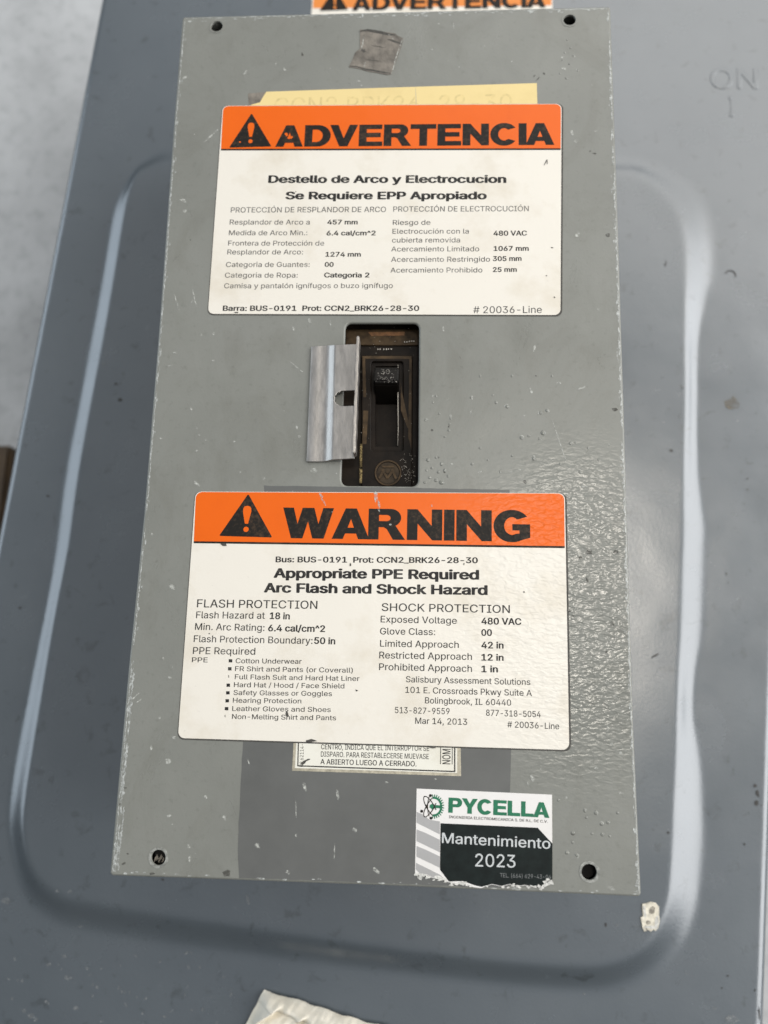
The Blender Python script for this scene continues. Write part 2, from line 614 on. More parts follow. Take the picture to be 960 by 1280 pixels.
M['st_text'] = simple('vinyl_pale_print', (0.52, 0.53, 0.52), 0.4, 0, 0.1, 300)
M['st_dim'] = simple('vinyl_dim_print', (0.16, 0.165, 0.16), 0.4, 0, 0.1, 300)
M['torn'] = simple('torn_paper', (0.56, 0.545, 0.50), 0.8, 0, 0.25, 900, 0.5, 0.001)
M['bakelite'] = simple('breaker_moulding', (0.010, 0.0065, 0.004), 0.5, 0, 0.5, 180, 0.15, spec=0.16)
M['bakelite_worn'] = simple('worn_moulding', (0.058, 0.036, 0.017), 0.5, 0, 0.6, 220, 0.2, spec=0.2)
M['bakelite_mid'] = simple('dusty_moulding', (0.036, 0.024, 0.013), 0.5, 0, 0.6, 300, 0.3, spec=0.2)
M['toggle'] = simple('toggle_moulding', (0.005, 0.004, 0.003), 0.4, 0, 0.3, 200, 0.05, spec=0.22)
M['rust'] = simple('rusty_strip', (0.17, 0.075, 0.025), 0.6, 0, 0.5, 500, 0.2)
M['scuff'] = simple('pale_scuff', (0.42, 0.38, 0.32), 0.6, 0, 0.4, 900)
M['scuff_dim'] = see_through(simple('worn_speckle', (0.26, 0.24, 0.21), 0.6, 0, 0.4, 900), 0.1, 0.8, 900)
M['hole'] = simple('hole_inside', (0.012, 0.011, 0.010), 0.8)
M['tape'] = simple('tape_residue', (0.155, 0.135, 0.110), 0.55, 0, 0.45, 170, 0.5, 0.0012)
M['putty'] = simple('scrap_paper', (0.66, 0.61, 0.50), 0.8, 0, 0.25, 500, 0.4, 0.001)
M['scrap_smudge'] = see_through(simple('scrap_smudge', (0.22, 0.20, 0.165), 0.8, 0, 0.3, 500), 0.2, 0.9, 900)
M['wood'] = simple('old_board', (0.060, 0.035, 0.014), 0.7, 0, 0.5, 30, 0.2)

def clip_mat():
    m, nt, bs = new_mat('clip_steel')
    co = coords(nt)
    st = N(nt, 'ShaderNodeMapping'); st.inputs['Scale'].default_value = (1, 0.25, 1)
    nt.links.new(co, st.inputs['Vector'])
    a = noise_node(nt, st.outputs[0], 500, 4, 0.7)
    c = ramp(nt, a.outputs['Fac'], [(0.3, (0.40, 0.375, 0.345)), (0.7, (0.52, 0.49, 0.455))])
    nt.links.new(c.outputs[0], bs.inputs['Base Color'])
    bs.inputs['Metallic'].default_value = 0.85
    rr = ramp(nt, a.outputs['Fac'], [(0.3, (0.30,) * 3), (0.7, (0.42,) * 3)])
    nt.links.new(rr.outputs[0], bs.inputs['Roughness'])
    g = noise_node(nt, co, 1500, 3, 0.7)
    bump(nt, bs, g.outputs['Fac'], 0.16, 0.0003, bump(nt, bs, a.outputs['Fac'], 0.10, 0.0004))
    return m
M['clip'] = clip_mat()

def concrete():
    m, nt, bs = new_mat('concrete')
    co = coords(nt)
    a = noise_node(nt, co, 9, 6, 0.65)
    b = noise_node(nt, co, 90, 5, 0.7)
    c = ramp(nt, a.outputs['Fac'], [(0.3, (0.35, 0.35, 0.345)), (0.5, (0.45, 0.45, 0.445)), (0.7, (0.53, 0.53, 0.525))])
    d = ramp(nt, b.outputs['Fac'], [(0.25, (0.75, 0.75, 0.75)), (0.5, (1, 1, 1))])
    nt.links.new(mixc(nt, 1.0, c.outputs[0], d.outputs[0], 'MULTIPLY'), bs.inputs['Base Color'])
    bs.inputs['Roughness'].default_value = 0.8
    bump(nt, bs, b.outputs['Fac'], 0.3, 0.002)
    return m
M['concrete'] = concrete()

def cloth():
    m, nt, bs = new_mat('cream_paper')
    co = coords(nt)
    a = noise_node(nt, co, 90, 4, 0.6)
    c = ramp(nt, a.outputs['Fac'], [(0.3, (0.75, 0.685, 0.56)), (0.7, (0.83, 0.775, 0.665))])
    nt.links.new(c.outputs[0], bs.inputs['Base Color'])
    bs.inputs['Roughness'].default_value = 0.75
    bump(nt, bs, a.outputs['Fac'], 0.25, 0.001)
    return m
M['paper'] = cloth()

# ------------------------------------------------------------------ floor
bm = bmesh.new()
bmesh.ops.create_grid(bm, x_segments=40, y_segments=40, size=3.0)
for v in bm.verts: v.co.z = ZF
me = bpy.data.meshes.new("floor"); bm.to_mesh(me); bm.free()
mesh_obj("floor", me, M['concrete'], kind='structure')

# ------------------------------------------------------------------ big enclosure cover with the raised field
PLATEAU = [(166,224),(150,306),(134.8,400),(117,494),(103.5,572),(93.8,638),(87.7,680),(69,775),(50.5,897),(34.5,1004),(33,1045),(40,1078),(54,1101),(75,1116),
           (100,1124),(194,1140),(300,1156),(450,1178),(600,1196),(690,1203),(750,1202),(790,1187),(815,1160),(828,1125),
           (833,1090),(838,1000),(845,900),(848,800),(851,700),(854,600),(857,500),(856,400),(853,320),(846,275),(830,245),(805,226),(772,218),
           (600,222),(400,222),(260,214),(214,205),(186,208)]
BASE = [(160,226),(140,263),(125.5,345),(101.5,474),(84,560),(73.5,619),(61,722),(40,828),(19,930),(8,1014),(14,1068),(32,1124),(69,1153),(111,1166),
        (200,1181),(300,1194),(400,1207),(500,1219),(600,1231),(700,1241),(760,1242),(810,1226),(852,1194),(874,1150),
        (881,1100),(885,1050),(884,1000),(881,960),(876,930),(870,905),(868,880),(871,840),(878,810),(882,780),(884,700),(885,660),(880,630),(874,590),
        (872,540),(872,490),(873,440),(877,410),(886,375),(896,345),(899,310),(894,270),(880,240),(860,222),(830,206),(800,198),(772,195),
        (600,198),(400,196),(260,186),(212,184),(183,200)]

def smooth_loop(pts, n=4):
    out = []
    k = len(pts)
    for i in range(k):
        p0, p1, p2, p3 = [np.array(pts[(i + j - 1) % k]) for j in range(4)]
        for s in range(n):
            t = s / n
            out.append(tuple(0.5 * ((2 * p1) + (-p0 + p2) * t + (2 * p0 - 5 * p1 + 4 * p2 - p3) * t * t + (-p0 + 3 * p1 - 3 * p2 + p3) * t ** 3)))
    return out

def loop_dist(pts, loop):
    """signed distance (inside negative) of (n,2) points to a closed loop"""
    L = np.array(loop); a = L; b = np.roll(L, -1, 0)
    best = np.full(len(pts), 1e9); inside = np.zeros(len(pts), bool)
    for p, q in zip(a, b):
        d = q - p
        t = np.clip(((pts - p) @ d) / max(d @ d, 1e-14), 0, 1)
        dd = np.hypot(*(pts - p - t[:, None] * d).T)
        best = np.minimum(best, dd)
        c = ((p[1] > pts[:, 1]) != (q[1] > pts[:, 1]))
        if abs(q[1] - p[1]) > 1e-12:
            inside ^= c & (pts[:, 0] < (q[0] - p[0]) * (pts[:, 1] - p[1]) / (q[1] - p[1]) + p[0])
    return np.where(inside, -best, best)

plateau = smooth_loop([P2(u, v, ZP) for u, v in PLATEAU])
base = smooth_loop([P2(u, v, ZB) for u, v in BASE])

LE0, LE1 = Vector(P2(125, 0, ZB)), Vector(P2(0, 646, ZB))
RE0, RE1 = Vector(P2(966, 1000, ZB)), Vector(P2(957, 1290, ZB))
Y0, Y1 = -0.345, 0.375
def edge_x(a, b, y):
    return a.x + (b.x - a.x) * (y - a.y) / (b.y - a.y)

cover = empty("enclosure_cover", (0.02, 0.0, ZB), "big blue grey steel enclosure cover with a raised rounded field, lying under the breaker box", "enclosure cover")

def build_cover():
    ny, nx = 400, 380
    ys = np.linspace(Y0, Y1, ny)
    rows = []
    rad = 0.004
    bend = [(rad * math.sin(a), -rad * (1 - math.cos(a))) for a in np.linspace(0, math.pi / 2, 6)[1:]] + [(rad, -0.03), (rad, -0.06), (rad, -0.185)]
    for y in ys:
        xl, xr = edge_x(LE0, LE1, y) + rad, edge_x(RE0, RE1, y) - rad
        rows.append(np.linspace(xl, xr, nx))
    X = np.array(rows); Y = np.repeat(ys[:, None], nx, 1)
    pts = np.stack([X.ravel(), Y.ravel()], 1)
    din = np.maximum(loop_dist(pts, plateau), 0)
    dout = np.maximum(-loop_dist(pts, base), 0)
    t = din / np.maximum(din + dout, 1e-9)
    t = np.where(dout <= 0, 1.0, np.where(din <= 0, 0.0, t))
    def prof(t, a=0.20, b=0.48):     # tight shoulder, flank, broad foot
        k = 1 / (1 - (a + b) / 2)
        return np.where(t < a, k * t * t / (2 * a), np.where(t > 1 - b, 1 - k * (1 - t) ** 2 / (2 * b), k * (t - a / 2)))
    lift = np.clip((-0.06 - pts[:, 1]) / 0.13, 0, 1)          # the field is pressed deeper towards its near end
    top = ZP + LIFT * lift * lift * (3 - 2 * lift)
    Z = top + (ZB - top) * prof(t)
    Z = Z.reshape(ny, nx)
    for _ in range(2):
        Z[1:-1, 1:-1] = (Z[1:-1, 1:-1] * 4 + Z[:-2, 1:-1] + Z[2:, 1:-1] + Z[1:-1, :-2] + Z[1:-1, 2:]) / 8
    wav = np.array([0.00016 * noise.noise(Vector((x * 26, y * 22, 3.1))) + 0.00005 * noise.noise(Vector((x * 85, y * 70, 7.7))) for x, y in pts]).reshape(ny, nx)
    Z = Z + wav
    nb = len(bend)
    W = nx + 2 * nb
    V = np.zeros((ny, W, 3))
    V[:, nb:nb + nx, 0] = X; V[:, nb:nb + nx, 1] = Y; V[:, nb:nb + nx, 2] = Z
    for i, (dx, dz) in enumerate(bend):
        V[:, nb - 1 - i, 0] = X[:, 0] - dx; V[:, nb - 1 - i, 1] = ys; V[:, nb - 1 - i, 2] = ZB + dz
        V[:, nb + nx + i, 0] = X[:, -1] + dx; V[:, nb + nx + i, 1] = ys; V[:, nb + nx + i, 2] = ZB + dz
    idx = np.arange(ny * W).reshape(ny, W)
    F = np.stack([idx[:-1, :-1], idx[:-1, 1:], idx[1:, 1:], idx[1:, :-1]], -1).reshape(-1, 4)
    off = Vector((0.02, 0, ZB))
    V = V.reshape(-1, 3) - np.array(off)
    me = bpy.data.meshes.new("panel_sheet")
    me.vertices.add(len(V)); me.vertices.foreach_set('co', V.astype(np.float32).ravel())
    me.loops.add(F.size); me.loops.foreach_set('vertex_index', F.astype(np.int32).ravel())
    me.polygons.add(len(F)); me.polygons.foreach_set('loop_start', np.arange(0, F.size, 4, dtype=np.int32))
    me.update(calc_edges=True); me.validate()
    return mesh_obj("panel_sheet", me, M['cover'], cover, smooth=True)
build_cover()

def under(o_mesh):      # world coordinates -> local of the cover's Empty
    o_mesh.transform(Matrix.Translation((-0.02, 0, -ZB)))
    return o_mesh

# embossed ON / I
m1 = text_on("ON", 888, 110, 948, 110.5, 24, ZB + 0.00006, 0, 0.0001, 0.016)
m2 = text_on("I", 912, 145, 917, 145, 24, ZB + 0.00006, 0, 0.0001, 0.016)
mesh_obj("embossed_lettering", under(join_meshes([m1, m2])), M['cover'], cover, smooth=True)

# old warning sticker on the cover, mostly hidden behind the box
ZS = ZB + 0.0003
c = [P2(391, 0, ZB), P2(691, -4, ZB)]
e = (Vector(c[1]) - Vector(c[0])).normalized(); nrm = Vector((-e.y, e.x))
wst = (Vector(c[1]) - Vector(c[0])).length
tl = Vector(P2(392, -24, ZB)); tr = tl + e * wst
q = [tl, tr, tr - nrm * 0.075, tl - nrm * 0.075]
st = shape("old_warning_sticker", [rounded([(p.x, p.y) for p in q], 0.003)], ZB + 0.00005, ZS, M['label'], None)
st.data.transform(Matrix.Translation((-0.02, 0, -ZB))); st.parent = cover
st['label'] = "faded orange warning sticker showing behind the top of the box"
q = [tl + e * .0006 - nrm * .0006, tr - e * .0006 - nrm * .0006, tr - e * .0006 - nrm * 0.0185, tl + e * .0006 - nrm * 0.0185]
hb = shape("header_band", [[(p.x, p.y) for p in q]], ZS + 0.00002, ZS + 0.00005, M['old_orange'], None)
hb.data.transform(Matrix.Translation((-0.02, 0, -ZB))); hb.parent = st
hm = [block_on("ADVERTENCIA", 440, 13.5, 682, 9.5, 19, ZS + 0.00008)]
tri = [P2(399, 14, ZS), P2(435, 12.5, ZS), P2(419, -15, ZS)]
hm.append(flat_polys([tri], ZS + 0.00008))
mesh_obj("lettering", under(join_meshes(hm)), M['black'], st)
mesh_obj("warning_mark", under(flat_polys([[P2(416.6, -7, ZS), P2(420.6, -7, ZS), P2(419.6, 6, ZS), P2(417.8, 6, ZS)],
         [P2(417, 8, ZS), P2(420.2, 8, ZS), P2(420.2, 11, ZS), P2(417, 11, ZS)]], ZS + 0.00011)), M['old_orange'], st)

def blob(u, v, l, w, ang, z, n=9, jit=0.35):
    c = P(u, v, z)
    s = 0.000285 * (CAM.z - z) / CAM.z
    a = R(ang)
    out = []
    for i in range(n):
        t = 2 * math.pi * i / n
        r = 1 + random.uniform(-jit, jit)
        x, y = math.cos(t) * l * 0.5 * r * s, math.sin(t) * w * 0.5 * r * s
        out.append((c.x + x * math.cos(a) - y * math.sin(a), c.y + x * math.sin(a) + y * math.cos(a)))
    return out

def streak(u0, v0, u1, v1, w, z):
    a, b = P(u0, v0, z), P(u1, v1, z)
    d = (b - a).normalized(); n = Vector((-d.y, d.x, 0)); s = 0.000285 * (CAM.z - z) / CAM.z
    k = 5
    L = []; Rr = []
    for i in range(k + 1):
        p = a + (b - a) * (i / k) + n * random.uniform(-.4, .4) * w * s
        ww = w * s * (0.25 + 0.75 * math.sin(math.pi * (i + .3) / (k + .6)))
        L.append((p + n * ww * .5)); Rr.append((p - n * ww * .5))
    return [(p.x, p.y) for p in L + Rr[::-1]]

# specks and stains on the cover
def on_cover_z(u, v):
    q = np.array([P2(u, v, ZP)])
    return ZP if loop_dist(q, plateau)[0] < 0 else ZB
spots_l, spots_d = [], []
for (u, v, l, w, a) in [(850,520,4,7,0),(853,485,5,8,20),(828,472,3,3,0),(770,1155,3,3,0),(900,440,4,3,0),(130,455,5,4,0),(75,1112,6,3,0),(90,1113,6,4,0),
                        (100,1158,8,2,0),(255,1154,12,2,-8),(311,1122,3,12,15),(109,1210,4,4,0),(8,1126,12,8,20),(62,1205,7,5,0),(85,1222,9,6,0),(28,1226,4,4,0),
                        (80,1195,5,4,0),(95,1260,8,4,0),(40,1270,10,5,0),(115,1245,4,4,0),(730,1242,4,2,0),(857,1215,3,5,40),(893,1260,6,4,0),(915,1275,14,9,0)]:
    spots_l.append((on_cover_z(u, v), (u, v, l, w, a)))
for (u, v, l, w, a) in [(839,563,4,4,0),(818,820,10,2,30),(944,982,4,4,0),(947,992,3,8,10),(945,1004,4,7,-10),(150,500,5,5,0),(145,480,4,3,0),(832,330,2,10,-15),
                        (775,480,3,3,0),(60,620,4,3,0),(25,760,3,3,0),(205,1098,3,2,0),(756,1154,2,4,0),(949,1266,1.5,14,0),(834,1040,3,3,0)]:
    spots_d.append((on_cover_z(u, v), (u, v, l, w, a)))
random.seed(21)
for _ in range(46):
    u, v = random.uniform(10, 300), random.uniform(1190, 1280)
    spots_l.append((ZB, (u, v, random.uniform(1.5, 6), random.uniform(1.5, 4), random.uniform(0, 180))))
for _ in range(12):
    u, v = random.uniform(890, 955), random.uniform(380, 1270)
    spots_d.append((ZB, (u, v, random.uniform(1, 3), random.uniform(1, 2.5), random.uniform(0, 180))))
def by_z(items):
    ms = [flat_polys([blob(*b, ZB) for zz, b in items if zz == ZB], ZB + 0.00024)]
    for zz, b in items:
        if zz == ZP:
            lp = blob(*b, ZP)
            k = min(max((-0.06 - lp[0][1]) / 0.13, 0), 1)
            ms.append(flat_polys([lp], ZP + 0.00024 + LIFT * k * k * (3 - 2 * k)))
    return join_meshes(ms)
M['dust'] = see_through(simple('dust_marks', (0.24, 0.25, 0.25), 0.6, 0, 0.3, 500), 0.05, 0.65, 700)
M['dark_mark'] = simple('dark_marks', (0.035, 0.033, 0.03), 0.6, 0, 0.3, 500)
M['rust_stain'] = see_through(simple('tan_stain', (0.16, 0.135, 0.095), 0.5, 0, 0.2, 300), 0.1, 0.75, 220)
mesh_obj("dust_specks", under(by_z(spots_l)), M['dust'], cover, kind='stuff')
mesh_obj("dirt_specks", under(by_z(spots_d)), M['dark_mark'], cover, kind='stuff')
mesh_obj("tan_stain", under(flat_polys([blob(915, 505, 18, 18, 0, ZB, 9, .3)], ZB + 0.0002)), M['rust_stain'], cover)
def arc_mark():
    c = P(913, 344, ZB)
    out = []
    for r, rng in ((0.0028, range(0, 13)), (0.0022, range(12, -1, -1))):
        for i in rng:
            a = R(-20 + i * 15)
            out.append((c.x + r * math.cos(a), c.y + r * math.sin(a)))
    return out
mesh_obj("ring_scuff", under(flat_polys([arc_mark()], ZB + 0.0002)), M['dark_mark'], cover)

# ------------------------------------------------------------------ the breaker box: plate, sides, stickers
box = empty("breaker_box", (0, 0, 0), "grey green steel breaker box with orange warning stickers standing on the raised field", "breaker box")
PLATE = [P2(228,21), P2(763,8), P2(771.5,250), P2(779.5,500), P2(791.5,900), P2(801.5,1121), P2(470,1106.5), P2(137,1094.5), P2(160,840), P2(180,640), P2(199.5,400), P2(217.5,150)]
WINDOW = rounded([P2(432,404), P2(524,404), P2(522.5,608), P2(426.5,607)], 0.0024)
HOLES = [(271,33,7.2), (712,25,7.6), (198,1072,9.0), (736.5,1090,9.5)]
hole_loops = []
for (u, v, r) in HOLES:
    p = P(u, v); rr = (P(u + r, v) - p).length
    hole_loops.append(circle(p.x, p.y, rr, 28))
plate_loop = rounded(PLATE, [0.0012, 0.0012, 0, 0, 0, 0.0012, 0, 0.0012, 0, 0, 0, 0], 3)
pl = shape("front_plate", [plate_loop, WINDOW] + hole_loops, -0.0016, 0.0, M['plate'], box, bevel=0.0007, res=3)

# folded sides
def side_walls():
    lp = rounded([(x * 0.9985, y * 0.9985) for x, y in PLATE], [0.0012, 0.0012, 0, 0, 0, 0.0012, 0, 0.0012, 0, 0, 0, 0], 3)
    inner = [(x * 0.975, y * 0.985) for x, y in lp]
    return shape_mesh([lp, inner], ZP + 0.0001, -0.0017, 0.0)
mesh_obj("side_walls", side_walls(), M['plate'], box)

# screw holes: a dark well and a dished, rubbed rim each
for i, (u, v, r) in enumerate(HOLES):
    p = P(u, v); rr = (P(u + r, v) - p).length
    o = shape("screw_hole", [circle(p.x, p.y, rr * 1.38, 28, 0.05), circle(p.x, p.y, rr * 1.02, 28)], 0.00002, 0.00012, M['ring'] if i > 1 else M['plate'], box, bevel=0.00004)
    shape("well", [circle(p.x, p.y, rr * 1.1, 28)], -0.0075, -0.0045, M['hole'], o)
    if i == 2:
        polys = []
        for k in range(7):
            polys.append(streak(u - 5 + k * 1.6, v + 6 - (k % 3) * 2, u - 2 + k * 1.4, v - 4 + (k % 4) * 2, 1.6, -0.004))
        mesh_obj("screw_slot", flat_polys(polys, -0.0042), M['scuff'], o)

# darker strip of unfaded paint below the stickers
band = [P2(470,1103.5), P2(299,1097.3), P2(297,1060), P2(299.5,1010), P2(302,960), P2(305,905), P2(331,640), P2(330,607), P2(430,608.5), P2(530,610), P2(637,612.5), P2(638,700), P2(639,900), P2(638.5,960), P2(637.5,1000), P2(637,1060), P2(637,1110.6)]
jb = []
for i in range(len(band)):
    a, b = Vector(band[i]), Vector(band[(i + 1) % len(band)])
    n = max(2, int((b - a).length / 0.0025))
    for k in range(n):
        p = a + (b - a) * k / n
        jb.append((p.x + random.uniform(-1, 1) * 0.00012, p.y + random.uniform(-1, 1) * 0.00012))
shape("unfaded_strip", [jb], 0.00001, 0.00004, M['band'], box, label="darker rectangle of unfaded grey paint around the small metal tag")

# paint chips, scratches
CH = [(231,97,7,4,40),(307,90,9,5,45),(345,80,4,2,60),(356,87,7,3,-50),(448,102,6,4,0),(452,107,3,2,0),(264,171,3,3,0),
 (229,251,10,5,-30),(231,264,5,4,0),(240,377,5,2,60),(270,296,3,3,0),(252,419,3,3,0),(267,417,3,5,0),(267,451,4,2,0),(219,441,7,2,-10),(213,457,8,3,10),
 (239,511,5,3,-60),(246,535,3,3,0),(201,548,4,2,0),(246,564,3,4,0),(258,550,3,2,0),(246,605,11,4,-40),(293,552,3,2,0),
 (215,733,11,7,-20),(204,823,3,3,0),(212,847,4,3,0),(199,897,4,3,0),(210,951,7,6,-50),(281,1022,5,7,20),(257,996,5,4,0),(211,1020,7,3,20),(190,668,3,4,0),
 (172,868,8,2,40),(174,876,7,2,40),(168,872,5,2,40),(236,1058,4,5,0),(237,1073,3,7,0),(321,1057,8,5,-30),(311,953,2,8,20),(217,922,5,4,0),(189,935,3,6,0),
 (381,983,4,13,15),(422,993,4,14,15),(443,1037,6,4,-20),(418,1066,1.5,18,0),(389,1090,4,18,8),(470,1088,5,10,40),(360,1090,6,4,-40),(483,978,4,3,0),(544,974,3,2,0),
 (666,973,5,10,30),(660,979,3,4,0),(370,1011,1.5,18,5),(370,1044,2,4,0),(776,941,6,3,-30),(776,991,7,3,0),(746,1016,5,4,-40),(752,1029,5,4,0),(772,1016,3,3,0),
 (709,1066,4,5,0),(721,1069,5,5,0),(764,1110,11,4,-20),(731,1013,3,3,0),(708,997,3,3,0),(698,479,7,3,0),(727,485,9,3,20),(723,487,4,3,0),(664,489,3,8,20),(685,514,6,3,0),(673,516,3,4,0),
 (652,546,5,5,0),(679,541,6,6,0),(667,572,4,7,-20),(730,608,9,3,10),(714,553,3,3,0),(761,557,1.5,5,0),(633,507,5,5,0),(747,588,4,2,0),(655,520,3,3,0),
 (554,411,3,9,10),(387,401,4,8,35),(367,411,3,6,30),(393,588,9,6,0),(371,534,3,8,10),(374,546,3,4,0),(722,293,8,5,50),(748,387,4,3,0),(715,166,4,8,20),(720,177,6,4,40),
 (668,435,3,9,-10),(744,164,6,3,0),(705,86,7,6,0),(709,60,3,3,0),(703,72,4,2,0),(718,70,3,3,0),(721,88,3,3,0),(567,32,2,12,0),(548,30,3,2,0),(605,58,3,3,0),(575,84,4,3,0),(640,77,3,2,0),(540,62,3,2,0),
 (413,404,2,8,10),(560,500,4,3,0),(563,520,3,4,0),(541,495,3,3,0),(535,524,4,2,0),(590,497,3,5,0),(589,515,3,5,0),(620,503,4,3,0),(638,590,5,2,0),(600,590,6,2,15),(565,580,4,2,0),(650,587,4,2,0),
 (770,870,4,3,0),(760,910,3,6,0),(765,930,4,3,0),(745,960,5,3,0),(735,650,6,2,0),(760,640,7,2,10),(330,598,4,3,0),(300,590,3,3,0)]
chips = [blob(u, v, l, w, a, 0.0) for (u, v, l, w, a) in CH]
chips.append(streak(255,178,273,162,2.2,0)); chips.append(streak(690,525,709,579,1.4,0)); chips.append(streak(362,452,380,466,1.3,0))
chips.append(streak(240,360,246,385,1.6,0)); chips.append(streak(218,368,224,388,1.4,0))
random.seed(5)
for _ in range(120):                                  # finest flecks all over
    u, v = random.uniform(215, 770), random.uniform(30, 1090)
    if 300 < u < 640 and v > 930: continue
    chips.append(blob(u, v, random.uniform(.8, 2.2), random.uniform(.8, 1.8), random.uniform(0, 180), 0.0, 6))
def in_plate(lp):
    return loop_dist(np.array(lp), plate_loop).max() < -0.0006
WIN = np.array(WINDOW)
chips = [c_ for c_ in chips if in_plate(c_) and loop_dist(np.array(c_), WINDOW).min() > 0.0003]
mesh_obj("paint_chips", flat_polys(chips, 0.00006), M['chip'], box, kind='stuff')
DK = [(378,68,3,7,10),(743,192,7,2,-10),(738,189,4,3,0),(760,294,6,5,0),(768,512,9,5,-30),(656,602,5,5,0),(760,1028,3,3,0),(716,1042,4,4,0),(753,1043,4,4,0),(740,1042,3,3,0),(155,1079,5,3,20),
      (160,1067,3,2,0),(190,1092,6,3,0),(275,1096,22,5,-3),(283,1092,10,8,0),(262,1098,9,3,0),(295,1097,10,4,0),(222,152,2,2,0),(238,300,2,2,0),(680,92,3,4,30),(672,99,2,8,-40),(668,95,2,6,-40),
      (736,690,9,6,0),(725,697,5,3,0),(770,690,6,4,0),(734,725,2,9,20),(712,764,3,3,0),(765,780,5,6,0),(758,815,3,3,0),(716,770,3,3,0),(540,538,3,3,0),(561,533,2,3,0),(548,572,3,3,0),(556,590,3,3,0),(670,470,2,2,0),
      (165,800,2,3,0),(170,760,2,2,0),(158,925,2,3,0),(157,985,3,3,0),(163,890,2,4,0),(150,1005,2,3,0)]
dk = [blob(*b, 0.0) for b in DK]
dk = [d for d in dk if in_plate(d)]
mesh_obj("dirt_marks", flat_polys(dk, 0.00007), M['grime_film'], box, kind='stuff')
BUB = [(535,575,3),(545,572,2.4),(552,580,3),(540,585,2.5),(548,590,2.6),(556,588,3),(537,597,2.4),(545,600,3),(552,603,3.6),(560,595,2.5),(531,603,2.4),(533,588,2),(684,513,3),(676,516,2.6),(652,547,3),(661,545,2.4),(679,541,4),
       (667,573,3.4),(674,548,2),(620,503,2.5),(616,494,1.8),(589,497,2),(545,495,2),(541,503,2),(562,530,2),(561,538,2),(563,523,1.8),(556,546,2),(549,517,2),(532,525,2),(634,508,3),(700,580,2.5),(713,554,2.5),(719,553,1.8),
       (716,1041,2.6),(740,1042,2),(753,1043,2.6),(760,1028,2.5),(745,1016,3),(752,1030,3),(709,1066,2.8),(721,1069,3),(731,1013,2.6),(772,1016,2.4),(733,1022,2),(698,1000,2),(716,1053,2),(762,1045,2),
       (709,50,2),(713,60,2.4),(706,66,2),(717,70,2.4),(703,75,2),(712,80,2.2),(722,88,2.4),(700,92,2),(708,98,2.5),(690,470,2),(640,470,2),(600,470,2),(735,560,2),(748,575,2.2),(725,590,2.4),(600,560,2),(610,575,2),(640,570,2),(590,580,2.2),(625,590,2)]
def domes():
    bm = bmesh.new()
    for u, v, r in BUB:
        c = P(u, v); rr = r * 0.00024
        tmp = bmesh.new()
        bmesh.ops.create_uvsphere(tmp, u_segments=12, v_segments=8, radius=1)
        sx, sy = rr * random.uniform(.8, 1.2), rr * random.uniform(.8, 1.2)
        vm = {}
        for w in tmp.verts:
            vm[w] = bm.verts.new((c.x + w.co.x * sx, c.y + w.co.y * sy, w.co.z * rr * 0.32 - 0.00002))
        for f in tmp.faces: bm.faces.new([vm[w] for w in f.verts])
        tmp.free()
    me = bpy.data.meshes.new("tmp"); bm.to_mesh(me); bm.free()
    return me
mesh_obj("paint_blisters", domes(), M['plate_gloss'], box, smooth=True, kind='stuff')
# rubbed edges: bare flakes along the rim, and painted light on the left bend
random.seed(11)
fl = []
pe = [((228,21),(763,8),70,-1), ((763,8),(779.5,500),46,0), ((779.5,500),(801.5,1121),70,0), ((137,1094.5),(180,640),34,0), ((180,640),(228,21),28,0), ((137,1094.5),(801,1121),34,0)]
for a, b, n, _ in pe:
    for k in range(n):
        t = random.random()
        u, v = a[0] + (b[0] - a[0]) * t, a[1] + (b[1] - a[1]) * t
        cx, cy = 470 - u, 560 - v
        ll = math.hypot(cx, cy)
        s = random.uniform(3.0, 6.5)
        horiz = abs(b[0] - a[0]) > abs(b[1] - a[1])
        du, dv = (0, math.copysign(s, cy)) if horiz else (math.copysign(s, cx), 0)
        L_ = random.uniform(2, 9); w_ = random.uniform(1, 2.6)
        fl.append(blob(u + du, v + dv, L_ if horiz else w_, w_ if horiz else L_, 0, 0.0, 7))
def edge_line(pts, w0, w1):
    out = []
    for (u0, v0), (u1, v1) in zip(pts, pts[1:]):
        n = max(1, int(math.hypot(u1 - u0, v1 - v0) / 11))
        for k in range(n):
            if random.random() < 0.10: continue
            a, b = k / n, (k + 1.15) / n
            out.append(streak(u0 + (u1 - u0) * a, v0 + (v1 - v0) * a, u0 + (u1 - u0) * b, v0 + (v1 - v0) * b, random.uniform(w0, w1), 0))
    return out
fl += edge_line([(760.2,14),(768.6,250),(776.4,500),(788.6,900),(798,1112)], 1.6, 3.0)
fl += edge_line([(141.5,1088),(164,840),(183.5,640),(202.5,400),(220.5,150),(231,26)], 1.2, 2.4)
fl += edge_line([(144,1089),(154,985),(167,842)], 2.0, 4.0) + edge_line([(147,1088),(155,1010)], 1.5, 3.5)  # pale film paints the lit rounded bend as well as its wear
fl += edge_line([(232,23.5),(480,17),(758,11)], 0.8, 1.8)
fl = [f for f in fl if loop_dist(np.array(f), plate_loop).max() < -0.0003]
mesh_obj("edge_flakes_and_light", flat_polys(fl, 0.00008), M['flake_light'], box, kind='stuff')

